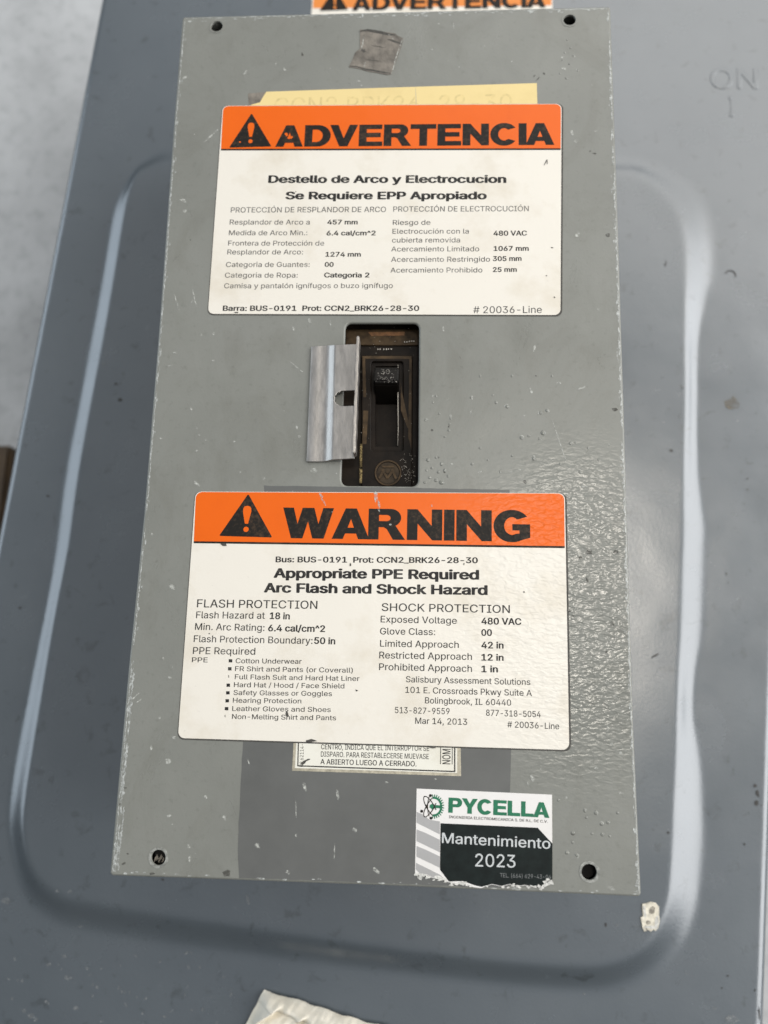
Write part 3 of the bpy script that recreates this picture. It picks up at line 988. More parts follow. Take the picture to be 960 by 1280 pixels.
# grey tape residue near the top
TP = [(450,37),(468,38.5),(494,42),(497,45),(504,48),(502,57),(498,68),(493,82),(489,93),(484,94),(470,91),(462,90),(448,86),(436,84),(441,74),(444,66),(450,61)]
tp = shape("tape_residue", [[P2(u, v) for u, v in TP]], 0.00002, 0.00018, M['tape'], box, label="torn square of grubby grey tape residue near the top edge")
mesh_obj("glue_creases", flat_polys([streak(450,38,494,44,5,0), streak(452,62,456,66,5,0), streak(437,83,488,92,3,0), streak(484,50,502,56,3,0), streak(464,57,482,60,1.2,0), streak(458,75,476,77,1,0)], 0.00021), M['grime'], tp)
mesh_obj("pale_edge", flat_polys([streak(503,49,489,93,1.6,0), streak(455,46,452,62,1.4,0), streak(457,78,455,85,1.3,0), streak(486,43,492,50,1.2,0)], 0.00022), M['chip'], tp)

# cream strip under the upper sticker
cs = shape("cream_sticker", [[P2(333,114.8), P2(480,109.8), P2(671,104), P2(672,140), P2(310,140), P2(314,131), P2(325,128), P2(329,121)]], 0.00001, 0.00007, M['cream'], box, label="cream old sticker peeking out above the Spanish warning sticker")
mesh_obj("lettering", text_on("CCN2 BRK26-28-30", 342, 143, 640, 138.5, 21, 0.00009, 0.0), M['ghost'], cs)
mesh_obj("torn_corner", flat_polys([[P2(310,117), P2(333,115), P2(329,121), P2(325,128), P2(314,131), P2(311,131)]], 0.00005), M['tape'], cs)
mesh_obj("crease", flat_polys([streak(519.6,109,520.2,131,0.8,0)], 0.0001), M['tagrim'], cs)

def warn_sticker(name, corners, hl, hr, label, rim_shift=(0.00022, -0.00022), rad=0.0024):
    lp = rounded([P2(*c_) for c_ in corners], rad)
    o = shape(name, [lp], 0.00010, 0.00016, M['label'], box, bevel=0.00002, label=label)
    cx = sum(p[0] for p in lp) / len(lp); cy = sum(p[1] for p in lp) / len(lp)
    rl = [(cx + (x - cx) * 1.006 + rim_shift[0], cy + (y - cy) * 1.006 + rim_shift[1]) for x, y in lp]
    shape("grimy_shadow_edge", [rl], 0.00012, 0.000135, M['grime'], o)  # dark rim: edge dirt plus the sticker's contact shadow, painted
    # header band follows the sticker's own rounded top corners
    n = 7
    tlp, trp = lp[0:n], lp[n:2 * n]
    top = [(cx + (x - cx) * 0.996, cy + (y - cy) * 0.996) for x, y in tlp + trp]
    L_, R_ = P2(*hl), P2(*hr)
    hb = top + [(cx + (R_[0] - cx) * 0.996, R_[1]), (cx + (L_[0] - cx) * 0.996, L_[1])]
    shape("header_band", [hb], 0.00017, 0.00020, M['orange'], o)
    d = 0.00052
    shape("rule", [[(L_[0] + 0.0003, L_[1] + d * 0.4), (R_[0] - 0.0003, R_[1] + d * 0.4), (R_[0] - 0.0003, R_[1] - d), (L_[0] + 0.0003, L_[1] - d)]], 0.00018, 0.00022, M['black'], o)
    return o

def triangle_sign(parent, apex, bl, br, z):
    pts = [P2(*bl), P2(*br), P2(*apex)]
    t = shape("warning_symbol", [rounded(pts, 0.0006, 4)], z, z + 0.00003, M['black'], parent)
    a, b, c_ = Vector(pts[2]), Vector(pts[0]), Vector(pts[1])
    mid = (b + c_) / 2; ax = (a - mid); w = (c_ - b)
    def pt(s, h): q_ = mid + ax * h + w * s; return (q_.x, q_.y)
    stem = [pt(-0.055, .70), pt(-0.075, .66), pt(-0.078, .58), pt(-0.03, .30), pt(0.03, .30), pt(0.078, .58), pt(0.075, .66), pt(0.055, .70), pt(0, .72)]
    cd = mid + ax * 0.17
    rr = w.length * 0.05
    mesh_obj("exclamation_mark", join_meshes([shape_mesh([stem], z + 0.00004, z + 0.00006), shape_mesh([circle(cd.x, cd.y, rr, 16)], z + 0.00004, z + 0.00006)]), M['orange'], parent)
    return t

ZT = 0.00019
BO, RG, HL = 0.020, 0.0, 0.052
# ---- upper, Spanish
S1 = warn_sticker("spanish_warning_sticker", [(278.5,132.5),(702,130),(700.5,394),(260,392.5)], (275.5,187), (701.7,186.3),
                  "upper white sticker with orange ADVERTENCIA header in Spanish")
triangle_sign(S1, (314.7,142), (286.5,185), (339.5,183.5), 0.00021)
mesh_obj("headline", block_on("ADVERTENCIA", 344.5, 183.5, 692.5, 181, 27, 0.00024), M['black'], S1)
L1b = [("Destello de Arco y Electrocucion",335,229,633,229,10.3),("Se Requiere EPP Apropiado",356.5,249.5,608.5,249.5,10.3),
       ("457 mm",409,280.7,447,280.7,6.2),("6.4 cal/cm^2",408,294.4,469.5,294.4,6.2),("1274 mm",406.6,321,451,321,6.2),("00",405.7,333.7,417,333.7,6.2),("Categoria 2",405,347,461.7,347,6.4),
       ("Barra: BUS-0191  Prot: CCN2_BRK26-28-30",278.3,388.8,524,388.8,7.0),
       ("480 VAC",616.8,294.8,658.8,294.6,6.6),("1067 mm",617,313.8,661,313.6,6.4),("305 mm",616,326.5,652,326.3,6.4),("25 mm",616,340.2,646,340,6.4)]
L1r = [("PROTECCIÓN DE RESPLANDOR DE ARCO",288.3,265.7,482.4,265,6.6),("PROTECCIÓN DE ELECTROCUCIÓN",491.5,264.6,661,264,6.6),
       ("Resplandor de Arco a",287,280.7,387,280.7,6.2),("Medida de Arco Min.:",286,294,384,294,6.2),("Frontera de Protección de",285,307,405,307,6.2),("Resplandor de Arco:",284,318,378.6,318,6.2),
       ("Categoria de Guantes:",282.3,333.7,387,333.7,6.2),("Categoria de Ropa:",281,347,372,347,6.2),("Camisa y pantalón ignífugos o buzo ignífugo",280,360.3,491,360,6.2),
       ("# 20036-Line",591.6,391.5,677.4,391.2,8.6),
       ("Riesgo de",491,281.2,538,281,6.2),("Electrocución con la",490.5,292.2,586,292,6.2),("cubierta removida",490,303.2,575,303,6.2),
       ("Acercamiento Limitado",489,314.3,599,314.1,6.2),("Acercamiento Restringido",488.8,327.3,612.5,327,6.2),("Acercamiento Prohibido",488,340.7,603,340.5,6.2)]
mesh_obj("bold_lettering", join_meshes([text_on(s, a, b, c_, d, h, ZT, 0.038 if h > 9 else 0.026) for s, a, b, c_, d, h in L1b]), M['ink'], S1)
mesh_obj("lettering", join_meshes([text_on(s, a, b, c_, d, h, ZT, 0.003) for s, a, b, c_, d, h in L1r]), M['ink_grey'], S1)
# ---- lower, English
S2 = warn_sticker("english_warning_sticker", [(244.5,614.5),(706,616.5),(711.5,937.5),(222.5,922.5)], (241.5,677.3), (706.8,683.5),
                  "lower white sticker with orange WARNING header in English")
triangle_sign(S2, (310.5,617.5), (274,670), (340.5,672), 0.00021)
mesh_obj("headline", block_on("WARNING", 353, 672.5, 662.5, 677.3, 38.5, 0.00024), M['black'], S2)
L2b = [("Bus: BUS-0191  Prot: CCN2_BRK26-28-30",344.4,703,597.4,704.2,7.6),("Appropriate PPE Required",341.8,722.7,599,725,13),("Arc Flash and Shock Hazard",329.6,741,609.6,744.2,13),
       ("18 in",337,774,362.2,774.5,8.8),("6.4 cal/cm^2",335,789.3,406.3,790.3,8.8),("50 in",392.5,805,419,805.8,8.8),
       ("480 VAC",601.7,780.6,651.8,781.4,8.8),("00",601.7,795,615,795.2,8.8),("42 in",601.7,810.7,629.6,811,8.8),("12 in",601.7,825.9,629.6,826.3,8.8),("1 in",601.7,840.5,622.5,840.8,8.8)]
L2r = [("FLASH PROTECTION",246,759.2,396.6,761.2,10.2),("SHOCK PROTECTION",477,763.8,637.4,766.4,10),
       ("Flash Hazard at",245,772.8,331,773.6,8.6),("Min. Arc Rating:",243.6,787.4,330.5,788.8,8.6),("Flash Protection Boundary:",242,802.6,390.6,805,8.6),("PPE Required",241,817.5,319,818.5,8.8),
       ("PPE",239.8,827.8,259.5,828,6.2),
       ("Cotton Underwear",294.5,829,377,829.8,6.2),("FR Shirt and Pants (or Coverall)",293.7,838.9,441,840.9,6.2),("Full Flash Suit and Hard Hat Liner",293.4,849,449.4,851.3,6.2),
       ("Hard Hat / Hood / Face Shield",292.3,858.9,430.5,860.6,6.2),("Safety Glasses or Goggles",291.8,868.7,415,870.2,6.2),("Hearing Protection",291,878.4,376.6,879.3,6.2),
       ("Leather Gloves and Shoes",290.2,888.7,413.4,890.1,6.2),("Non-Melting Shirt and Pants",289.9,898.7,420,900.4,6.2),
       ("Exposed Voltage",475.7,778,571,779.9,8.4),("Glove Class:",475,793,544,794,8.4),("Limited Approach",475,808.3,573.5,810,8.4),("Restricted Approach",474,823,590,825,8.6),("Prohibited Approach",473.8,837.6,590,840,8.6),
       ("Salisbury Assessment Solutions",507.4,852.8,663,856.4,7.8),("101 E. Crossroads Pkwy Suite A",506.6,866,665,870.2,7.8),("Bolingbrook, IL 60440",531.2,879.2,639,882.2,7.8),
       ("513-827-9559",493.6,891.4,562,893,7.8),("877-318-5054",607.6,894.7,676,896.8,7.8),("Mar 14, 2013",519,904.7,584,906.2,7.8),("# 20036-Line",634.2,909.2,699,911.7,7.8)]
mesh_obj("bold_lettering", join_meshes([text_on(s, a, b, c_, d, h, ZT, 0.038 if h > 12 else 0.026) for s, a, b, c_, d, h in L2b]), M['ink'], S2)
mesh_obj("lettering", join_meshes([text_on(s, a, b, c_, d, h, ZT, 0.006) for s, a, b, c_, d, h in L2r]), M['ink_mid'], S2)
bl = []
for u, v in ((288.3,826),(287.4,836),(285.5,856.5),(285,866),(284.2,876),(283.4,885.8)):
    bl.append([P2(u - 2.2, v - 2), P2(u + 2.2, v - 2), P2(u + 2.2, v + 2), P2(u - 2.2, v + 2)])
for u, v in ((286,846),(281.5,895.5)):
    bl.append([P2(u - .4, v - 2), P2(u + .4, v - 2), P2(u + .4, v + 1), P2(u - .4, v + 1)])
mesh_obj("bullets", flat_polys(bl, ZT), M['ink'], S2)
# wear on the stickers
wr = [streak(399,616,404,622,3,0), streak(402,622,408,632,2.4,0), blob(470,622,6,12,10,0), streak(472,625,474,640,3,0), blob(488,656,3,2,0,0), blob(540,632,2,3,0,0), blob(415,640,2,2,0,0)]
mesh_obj("scuffs", flat_polys(wr, 0.00027), M['chip'], S2)
wg = [blob(280,681,8,4,0,0), blob(359,893,3,6,20,0), blob(446,863,3,2,0,0), blob(580,705,1.5,3,0,0), blob(438,706,2,4,0,0), blob(262,792,2,1.5,0,0), blob(388,926,14,4,0,0), blob(540,934,10,2,-3,0), blob(655,740,2,2,0,0)]
mesh_obj("dirt_marks", flat_polys(wg, 0.00028), M['grime'], S2)
mesh_obj("scuffs", flat_polys([blob(358,168,4,6,20,0), blob(365,172,3,3,0,0), blob(300,178,3,2,0,0), blob(590,140,2,2,0,0), blob(640,170,2,2,0,0), streak(636,131,636,150,1,0)], 0.00027), M['orange'], S1)
mesh_obj("dirt_marks", flat_polys([streak(680,207,684,200,1.2,0), streak(684,200,684,206,1,0), blob(693,372,2,2,0,0), blob(683,345,2,1.5,0,0), blob(370,240,1.5,1.5,0,0), blob(296,391,6,1.5,0,0), blob(690,310,3,1.5,0,0)], 0.00028), M['grime'], S1)

# ---- small metal tag
T3 = shape("metal_tag", [[P2(367.5,918), P2(575.5,924), P2(576.5,970.2), P2(365,963.5)]], 0.00002, 0.00008, M['tagrim'], box, bevel=0.00003, label="small cream metal instruction tag half covered by the lower sticker")
shape("tag_face", [[P2(371,918), P2(571.5,924), P2(571.5,966.3), P2(368.8,960)]], 0.00008, 0.00010, M['tag'], T3)
def bar(u0, v0, u1, v1, w, z):
    a, b = P(u0, v0), P(u1, v1); d = (b - a).normalized(); n = Vector((-d.y, d.x, 0)) * w * 0.00014
    return [((a + n).x, (a + n).y), ((b + n).x, (b + n).y), ((b - n).x, (b - n).y), ((a - n).x, (a - n).y)]
tx = [flat_polys([bar(372,957.2,569,964.4,1.5,0), bar(373.2,922,372.3,957.6,1.4,0), bar(568.4,926,568.4,964.6,1.6,0), bar(551,930,550.6,955,0.9,0), bar(565.4,930,565.2,955.4,0.9,0)], 0.00012)]
tx += [text_on("CENTRO, INDICA QUE EL INTERRUPTOR SE",401.3,936.6,536.5,938.8,6.3,0.00012,0.008), text_on("DISPARO. PARA RESTABLECERSE MUEVASE",401,945.8,536,949,6.6,0.00012,0.008),
       text_on("A ABIERTO LUEGO A CERRADO.",400.5,955.3,520.6,958.2,6.8,0.00012,0.014),
       text_on("NOM",563.2,955.4,563.4,936.5,10.5,0.00012,0.012,up=(-1,0)), text_on("Nº 62114-8",379,958.5,380,926,4.6,0.00012,0.0,up=(-1,0))]
mesh_obj("lettering", join_meshes(tx), M['ink'], T3)
mesh_obj("dirt_marks", flat_polys([blob(380,953,9,3,35,0), blob(384,950,8,2,25,0)], 0.00013), M['grime'], T3)

# ---- maintenance sticker
def q3(x, y): return P2(510 + x / 4.8, 970 + y / 4.8)
TORN = [(866,625),(850,632),(820,645),(800,668),(785,660),(740,664),(700,655),(660,661),(610,650),(560,662),(505,650),(470,660),(440,672),(400,668),(365,660),(350,648),(330,640),(290,650),(245,638),(190,607),(150,612),(110,592),(75,602),(42,580)]
S4 = shape("maintenance_sticker", [[q3(52,75), q3(864,112)] + [q3(*p) for p in TORN]], 0.00006, 0.00015, M['st_white'], box, label="white green and black PYCELLA maintenance sticker torn along its bottom")
black = [(195,283),(778,310),(866,405),(866,622),(850,629),(820,642),(800,665),(785,657),(740,661),(700,652),(660,658),(610,647),(560,659),(505,647),(470,657),(440,664),(400,655),(330,630),(245,632),(192,562)]
shape("black_panel", [[q3(*p) for p in black]], 0.00017, 0.00019, M['st_black'], S4)
gs = []
for y0, y1 in ((215,275),(320,385),(420,478),(520,575)):
    gs.append([q3(52, y0), q3(110, y0 + 23), q3(191, y0 + 62), q3(191, y1 + 72), q3(51, y1 + 5)])
gs[0] = [q3(52,215), q3(85,228), q3(130,262), q3(191,272), q3(191,350), q3(52,280)]
gs[3] = [q3(48,520), q3(189,590), q3(215,612), q3(190,604), q3(150,608), q3(110,588), q3(78,590), q3(47,560)]
shape("grey_stripes", gs, 0.00017, 0.00019, M['st_grey'], S4)
mesh_obj("company_name", block_on("PYCELLA",560.6,1015.8,686.5,1022.4,19,0.00019), M['st_green'], S4)
mesh_obj("small_print", text_on("INGENIERIA ELECTROMECANICA S. DE R.L. DE C.V.",561,1022.7,684.6,1028.6,3.4,0.00018,0.012), M['black'], S4)
mesh_obj("pale_lettering", join_meshes([text_on("Mantenimiento",552.3,1053.8,688,1061.2,13.2,0.00021,0.008), text_on("2023",594,1083,644.4,1084.6,16,0.00021,0.004)]), M['st_text'], S4)
mesh_obj("phone_lettering", text_on("TEL. (664) 629-43-04",625,1096.5,689,1098.9,5.2,0.00021,0.0), M['st_dim'], S4)
# emblem: half a gear in green, three orbits in black
def gear():
    cx, cy = 155, 183
    out = []
    n = 15
    for i in range(n * 2 + 1):
        a = R(-98 + 196 * i / (n * 2))
        for k, rr in ((0, 62 if i % 2 == 0 else 50), (1, 62 if i % 2 == 0 else 50)):
            aa = a + R((k - 0.5) * 5.2)
            out.append(q3(cx + rr * math.cos(aa), cy + rr * 1.18 * math.sin(aa)))
    for i in range(25):
        a = R(98 - 196 * i / 24)
        out.append(q3(cx + 38 * math.cos(a), cy + 38 * 1.22 * math.sin(a)))
    return out
parts = [shape_mesh([gear()], 0.00017, 0.00019), flat_polys([[q3(130,172), q3(205,176), q3(205,194), q3(130,190)]], 0.0001905), shape_mesh([[q3(148 + 15 * math.cos(t * .26), 183 + 17 * math.sin(t * .26)) for t in range(24)]], 0.00017, 0.000192)]
mesh_obj("gear_emblem", join_meshes(parts), M['st_green'], S4)
def orbit(ang, rx, ry, a0, a1, w):
    cx, cy = 134, 183
    pts = []
    for sgn, rng in ((1, range(0, 41)), (-1, range(40, -1, -1))):
        for i in rng:
            t = R(a0 + (a1 - a0) * i / 40)
            x, y = (rx + sgn * w / 2) * math.cos(t), (ry + sgn * w / 2) * math.sin(t)
            ca, sa = math.cos(R(ang)), math.sin(R(ang))
            pts.append(q3(cx + x * ca - y * sa, cy + x * sa + y * ca))
    return pts
orb = [orbit(60, 70, 22, 40, 300, 6), orbit(-60, 70, 22, 60, 320, 6), orbit(90, 62, 16, 20, 200, 5)]
for cx, cy, r in ((135,117,9), (82,211,9), (138,252,9), (112,183,7)):
    orb.append([q3(cx + r * math.cos(t * .4), cy + r * math.sin(t * .4)) for t in range(16)])
mesh_obj("atom_emblem", join_meshes([shape_mesh([o_], 0.00018 + i * 3e-6, 0.0002 + i * 3e-6) for i, o_ in enumerate(orb)]), M['black'], S4)
# torn white fringe with ragged curl
random.seed(3)
tf = []
for i in range(len(TORN) - 1):
    a, b = TORN[i], TORN[i + 1]
    for k in range(4):
        t = random.random()
        x, y = a[0] + (b[0] - a[0]) * t, a[1] + (b[1] - a[1]) * t
        if 440 < x < 780 and random.random() < 0.55: continue
        u, v = 510 + x / 4.8, 970 + (y + random.uniform(-4, 16)) / 4.8
        tf.append(blob(u, v, random.uniform(2.5, 6.5), random.uniform(1.2, 3.4), random.uniform(-30, 30), 0.0, 8, .45))
tf += [blob(590,1106.5,16,6,-5,0,12,.4), blob(676,1108,10,9,30,0,11,.4), blob(684,1103,9,8,0,0,11,.4), blob(548,1097,12,4,-15,0,10,.4), blob(526,1093,12,4,-5,0,10,.4)]
tf = [f for f in tf if in_plate(f)]
mesh_obj("torn_fringe", flat_polys(tf, 0.00023), M['torn'], S4)
rs = [blob(620,1109,36,5,-2,0,12,.3), blob(650,1110,30,4,-2,0,12,.3)]
mesh_obj("dark_residue", flat_polys([r_ for r_ in rs if in_plate(r_)], 0.00025), M['st_black'], S4)

# ---- lock-off clip beside the window
def clip():
    y_top, y_bot = 430.0, 574.0
    top = {'e': (389.2,433), 'a': (409.5,431.5), 'b': (419,431), 'c': (447.8,430)}
    bot = {'e': (383.2,577), 'a': (405,577), 'b': (415.5,574.5), 'c': (442.8,573)}
    th = 0.0011
    rows = 181
    bm = bmesh.new()
    slot_v = (489.5, 509.0)
    def prof(s):
        def L(k, z):
            a, b = P(*top[k], z), P(*bot[k], z)
            return a + (b - a) * s
        pts = []
        e, a, b, c_ = L('e', th), L('a', th), L('b', 0.0024), L('c', 0.0030)
        for t in (0, .5, .9): pts.append((e + (a - e) * t))
        for k in range(1, 6):
            t = k / 6
            q_ = a + (b - a) * t; q_.z = a.z + (b.z - a.z) * (0.75 * t + 0.25 * t * t * (3 - 2 * t)); pts.append(q_)
        for k in range(25): pts.append(b + (c_ - b) * (k / 24))
        return pts
    grid = []
    for i in range(rows):
        grid.append([bm.verts.new(p) for p in prof(i / (rows - 1))])
    nc = len(grid[0])
    for i in range(rows - 1):
        s = (i + .5) / (rows - 1)
        v = 431 + (574 - 431) * s
        for j in range(nc - 1):
            hole = False
            if j >= nc - 25:
                tcol = (j - (nc - 25)) / 24
                half = 9.7
                dv = abs(v - 499.2)
                xin = 0.0 + (1 - math.sqrt(max(0, 1 - (dv / half) ** 2))) * 0.45 if dv < half else 9
                hole = tcol > xin
            if hole: continue
            bm.faces.new((grid[i][j], grid[i + 1][j], grid[i + 1][j + 1], grid[i][j + 1]))
    bmesh.ops.recalc_face_normals(bm, faces=bm.faces[:])
    if sum(f.normal.z for f in bm.faces) < 0:
        bmesh.ops.reverse_faces(bm, faces=bm.faces[:])
    me = bpy.data.meshes.new("tmp"); bm.to_mesh(me); bm.free()
    return me
def solidify(me, th):
    o = bpy.data.objects.new("tmp", me); COL.objects.link(o)
    md = o.modifiers.new("s", 'SOLIDIFY'); md.thickness = th; md.offset = -1
    bv = o.modifiers.new("b", 'BEVEL'); bv.width = 0.00025; bv.segments = 2; bv.limit_method = 'ANGLE'; bv.angle_limit = R(50)
    dg = bpy.context.evaluated_depsgraph_get(); dg.update()
    out = bpy.data.meshes.new_from_object(o.evaluated_get(dg))
    bpy.data.objects.remove(o)
    return out
CL = mesh_obj("lock_clip", solidify(clip(), 0.001), M['clip'], box, smooth=True, label="bent bare steel lock clip left of the breaker window")
# standing flange of the clip
def flange():
    zt, zb = 0.0085, 0.0026
    a0, a1 = P(445.6, 419.5, zt), P(440.6, 566, zt)
    bm = bmesh.new()
    n = 24
    w = Vector((0.00105, 0, 0))
    for side in (0, 1):
        pass
    lo, hi = [], []
    for i in range(n + 1):
        p = a0 + (a1 - a0) * (i / n)
        p.x += 0.00009 * math.sin(i * 1.7)
        lo.append(p); hi.append(p + w)
    vs_ = []
    for i in range(n + 1):
        vs_.append([bm.verts.new((lo[i].x, lo[i].y, zt)), bm.verts.new((hi[i].x, hi[i].y, zt)), bm.verts.new((hi[i].x, hi[i].y, zb)), bm.verts.new((lo[i].x, lo[i].y, zb))])
    for i in range(n):
        for k in range(4):
            bm.faces.new((vs_[i][k], vs_[i + 1][k], vs_[i + 1][(k + 1) % 4], vs_[i][(k + 1) % 4]))
    bm.faces.new(vs_[0]); bm.faces.new(vs_[-1][::-1])
    bmesh.ops.recalc_face_normals(bm, faces=bm.faces[:])
    bmesh.ops.bevel(bm, geom=[e_ for e_ in bm.edges if len(e_.link_faces) == 2 and e_.calc_face_angle(0) > 1.0], offset=0.0003, segments=2, affect='EDGES')
    me = bpy.data.meshes.new("tmp"); bm.to_mesh(me); bm.free()
    return me
mesh_obj("flange", flange(), M['clip'], CL)

# ------------------------------------------------------------------ circuit breaker seen in the window
def q4(x, y, z): return P2(360 + x / 4.8, 380 + y / 4.8, z)
brk = empty("circuit_breaker", (0, 0, -0.03), "dark brown moulded circuit breaker set behind the rectangular window", "circuit breaker")
def bp(me): me.transform(Matrix.Translation((0, 0, 0.03))); return me
zc = -0.0075
wx0, wy1 = P2(405, 385, zc); wx1, wy0 = P2(560, 640, zc)
slot = [q4(524,372,zc), q4(668,372,zc), q4(664,856,zc), q4(524,856,zc)]
case = shape_mesh([[(wx0, wy0), (wx1, wy0), (wx1, wy1), (wx0, wy1)], slot], -0.013, zc)
mesh_obj("case", bp(case), M['bakelite'], brk)
mesh_obj("case_body", bp(box_mesh(wx0, wx1, wy0, wy1, -0.075, -0.0135)), M['bakelite'], brk)
fz = zc + 0.0012
fr_o = rounded([q4(440,305,fz), q4(748,305,fz), q4(745,1150,fz), q4(440,1150,fz)], 0.0012)
fr_i = rounded([q4(500,345,fz), q4(690,345,fz), q4(690,880,fz), q4(500,880,fz)], 0.0010)
mesh_obj("escutcheon", bp(shape_mesh([fr_o, fr_i], zc + 0.0001, fz, 0.0004)), M['bakelite'], brk)
mesh_obj("worn_rim", bp(flat_polys([
    [q4(448,312,fz), q4(742,312,fz), q4(740,330,fz), q4(455,328,fz)],
    [q4(446,312,fz), q4(462,312,fz), q4(470,560,fz), q4(452,560,fz)],
    [q4(728,330,fz), q4(742,330,fz), q4(740,870,fz), q4(722,800,fz)],
    [q4(452,640,fz), q4(482,640,fz), q4(470,840,fz), q4(445,840,fz)],
    [q4(676,470,fz), q4(690,560,fz), q4(722,700,fz), q4(735,760,fz), q4(715,740,fz), q4(678,640,fz)]], fz + 0.00004)), M['bakelite_worn'], brk)
mesh_obj("brass_edge", bp(flat_polys([[q4(433,840,fz), q4(446,840,fz), q4(444,1000,fz), q4(430,1000,fz)], [q4(428,985,fz), q4(446,985,fz), q4(444,1075,fz), q4(430,1075,fz)]], fz + 0.00006)), see_through(simple('brass_speckle', (0.30, 0.22, 0.09), 0.45, 0.3, 0.5, 900), 0.0, 0.95, 650), brk)  # patchy golden speckle along the lower left of the frame
mesh_obj("upper_ledge", bp(shape_mesh([[q4(345,150,fz), q4(790,150,fz), q4(790,245,fz), q4(345,245,fz)]], zc + 0.0001, fz - 0.0003, 0.0003)), M['bakelite_worn'], brk)
mesh_obj("rust_strip", bp(flat_polys([[q4(480,167,fz), q4(700,165,fz), q4(698,188,fz), q4(500,190,fz)]], fz - 0.0002)), M['rust'], brk)
# slot floor and toggle
mesh_obj("slot_floor", bp(flat_polys([[q4(505,340,-0.0122), q4(690,340,-0.0122), q4(690,880,-0.0122), q4(505,880,-0.0122)]], -0.0122)), M['bakelite'], brk)
def toggle():
    x0, ya = P2(360 + 516 / 4.8, 380 + 370 / 4.8, 0.0)
    x1, yb = P2(360 + 662 / 4.8, 380 + 475 / 4.8, 0.0)
    bm = bmesh.new()
    prof = [(ya + 0.0012, -0.0118), (ya + 0.0004, -0.002), (ya - 0.0008, -0.0006), (yb + 0.0012, -0.0010), (yb, -0.0022), (yb - 0.0045, -0.0118)]
    A = [bm.verts.new((x0, y, z)) for y, z in prof]
    B = [bm.verts.new((x1, y, z)) for y, z in prof]
    n = len(prof)
    bm.faces.new(A); bm.faces.new(B[::-1])
    for i in range(n):
        bm.faces.new((A[i], A[(i + 1) % n], B[(i + 1) % n], B[i]))
    bmesh.ops.recalc_face_normals(bm, faces=bm.faces[:])
    bmesh.ops.bevel(bm, geom=bm.edges[:], offset=0.0005, segments=3, affect='EDGES')
    me = bpy.data.meshes.new("tmp"); bm.to_mesh(me); bm.free()
    return me
TG = mesh_obj("toggle", bp(toggle()), M['toggle'], brk, smooth=False)
random.seed(9)
sc = []
for _ in range(60):
    x, y = random.uniform(525, 652), random.gauss(445, 22)
    if not 388 < y < 470: continue
    sc.append(blob(360 + x / 4.8, 380 + y / 4.8, random.uniform(.6, 2.4), random.uniform(.5, 1.1), random.uniform(0, 180), 0.0, 6))
ms = [flat_polys(sc, -0.00045), text_on("30", 476, 467.5, 487, 467.5, 6.0, -0.0004, 0.0)]
mesh_obj("worn_marks", bp(join_meshes(ms)), M['scuff_dim'], TG)
sc = []
for _ in range(70):
    x, y = random.gauss(720, 25), random.gauss(1000, 50)
    if 660 < x < 765 and y < 1080: sc.append(blob(360 + x / 4.8, 380 + y / 4.8, random.uniform(.5, 1.5), random.uniform(.4, 1), random.uniform(0, 180), fz, 6))
for _ in range(60):
    x, y = random.uniform(430, 760), random.uniform(140, 900)
    if 500 < x < 690 and y > 330: continue
    sc.append(blob(360 + x / 4.8, 380 + y / 4.8, random.uniform(.4, 1.2), random.uniform(.3, .8), random.uniform(0, 180), fz, 6))
sc.append(streak(360 + 662 / 4.8, 380 + 365 / 4.8, 360 + 660 / 4.8, 380 + 850 / 4.8, 1.0, fz))
for x in (540, 553, 575, 590, 603, 620): sc.append(blob(360 + x / 4.8, 380 + 271 / 4.8, 1.6, 2.4, 10 * (x % 7), fz, 6))
for x in (700, 714, 728, 742, 755): sc.append(blob(360 + x / 4.8, 380 + 228 / 4.8 - (x - 700) * .02, 1.8, 2.2, 10 * (x % 7), fz, 6))
mesh_obj("pale_scuffs", bp(flat_polys(sc, fz + 0.00009)), M['scuff'], brk)
def emblem():
    c = P(360 + 600 / 4.8, 380 + 1015 / 4.8, fz)
    r = (P(360 + 680 / 4.8, 380 + 1015 / 4.8, fz) - c).length
    ms = [shape_mesh([circle(c.x, c.y, r, 40), circle(c.x, c.y, r * .88, 40)], fz, fz + 0.0005, 0.0001)]
    def S(x, y): return (c.x + x * r, c.y + y * r)
    strokes = [((-.62, -.45), (-.38, .18)), ((-.38, .18), (-.02, -.42)), ((-.02, -.42), (.34, .18)), ((.34, .18), (.62, -.45))]
    for i, (a, b) in enumerate(strokes):
        A, B = Vector(S(*a)), Vector(S(*b)); d = (B - A).normalized(); n = Vector((-d.y, d.x)) * r * .085
        ms.append(shape_mesh([[tuple(A + n), tuple(B + n), tuple(B - n), tuple(A - n)]], fz, fz + 0.0004 + i * 1e-5))
    for x, y in ((-.38, .2), (.34, .2), (-.02, .1)):
        q_ = S(x, y); ms.append(shape_mesh([circle(q_[0], q_[1], r * .12, 12)], fz, fz + 0.00046))
    ms.append(shape_mesh([rounded([S(-.45, .42), S(.45, .42), S(.45, .56), S(-.45, .56)], r * .06, 3)], fz, fz + 0.0004))
    return join_meshes(ms)
_ec = P(360 + 600 / 4.8, 380 + 1015 / 4.8, fz)
mesh_obj("emblem_disc", bp(shape_mesh([circle(_ec.x, _ec.y, 0.0042, 40)], fz - 0.0001, fz + 0.00012)), M['bakelite_mid'], brk)
mesh_obj("maker_emblem", bp(emblem()), M['bakelite_worn'], brk)

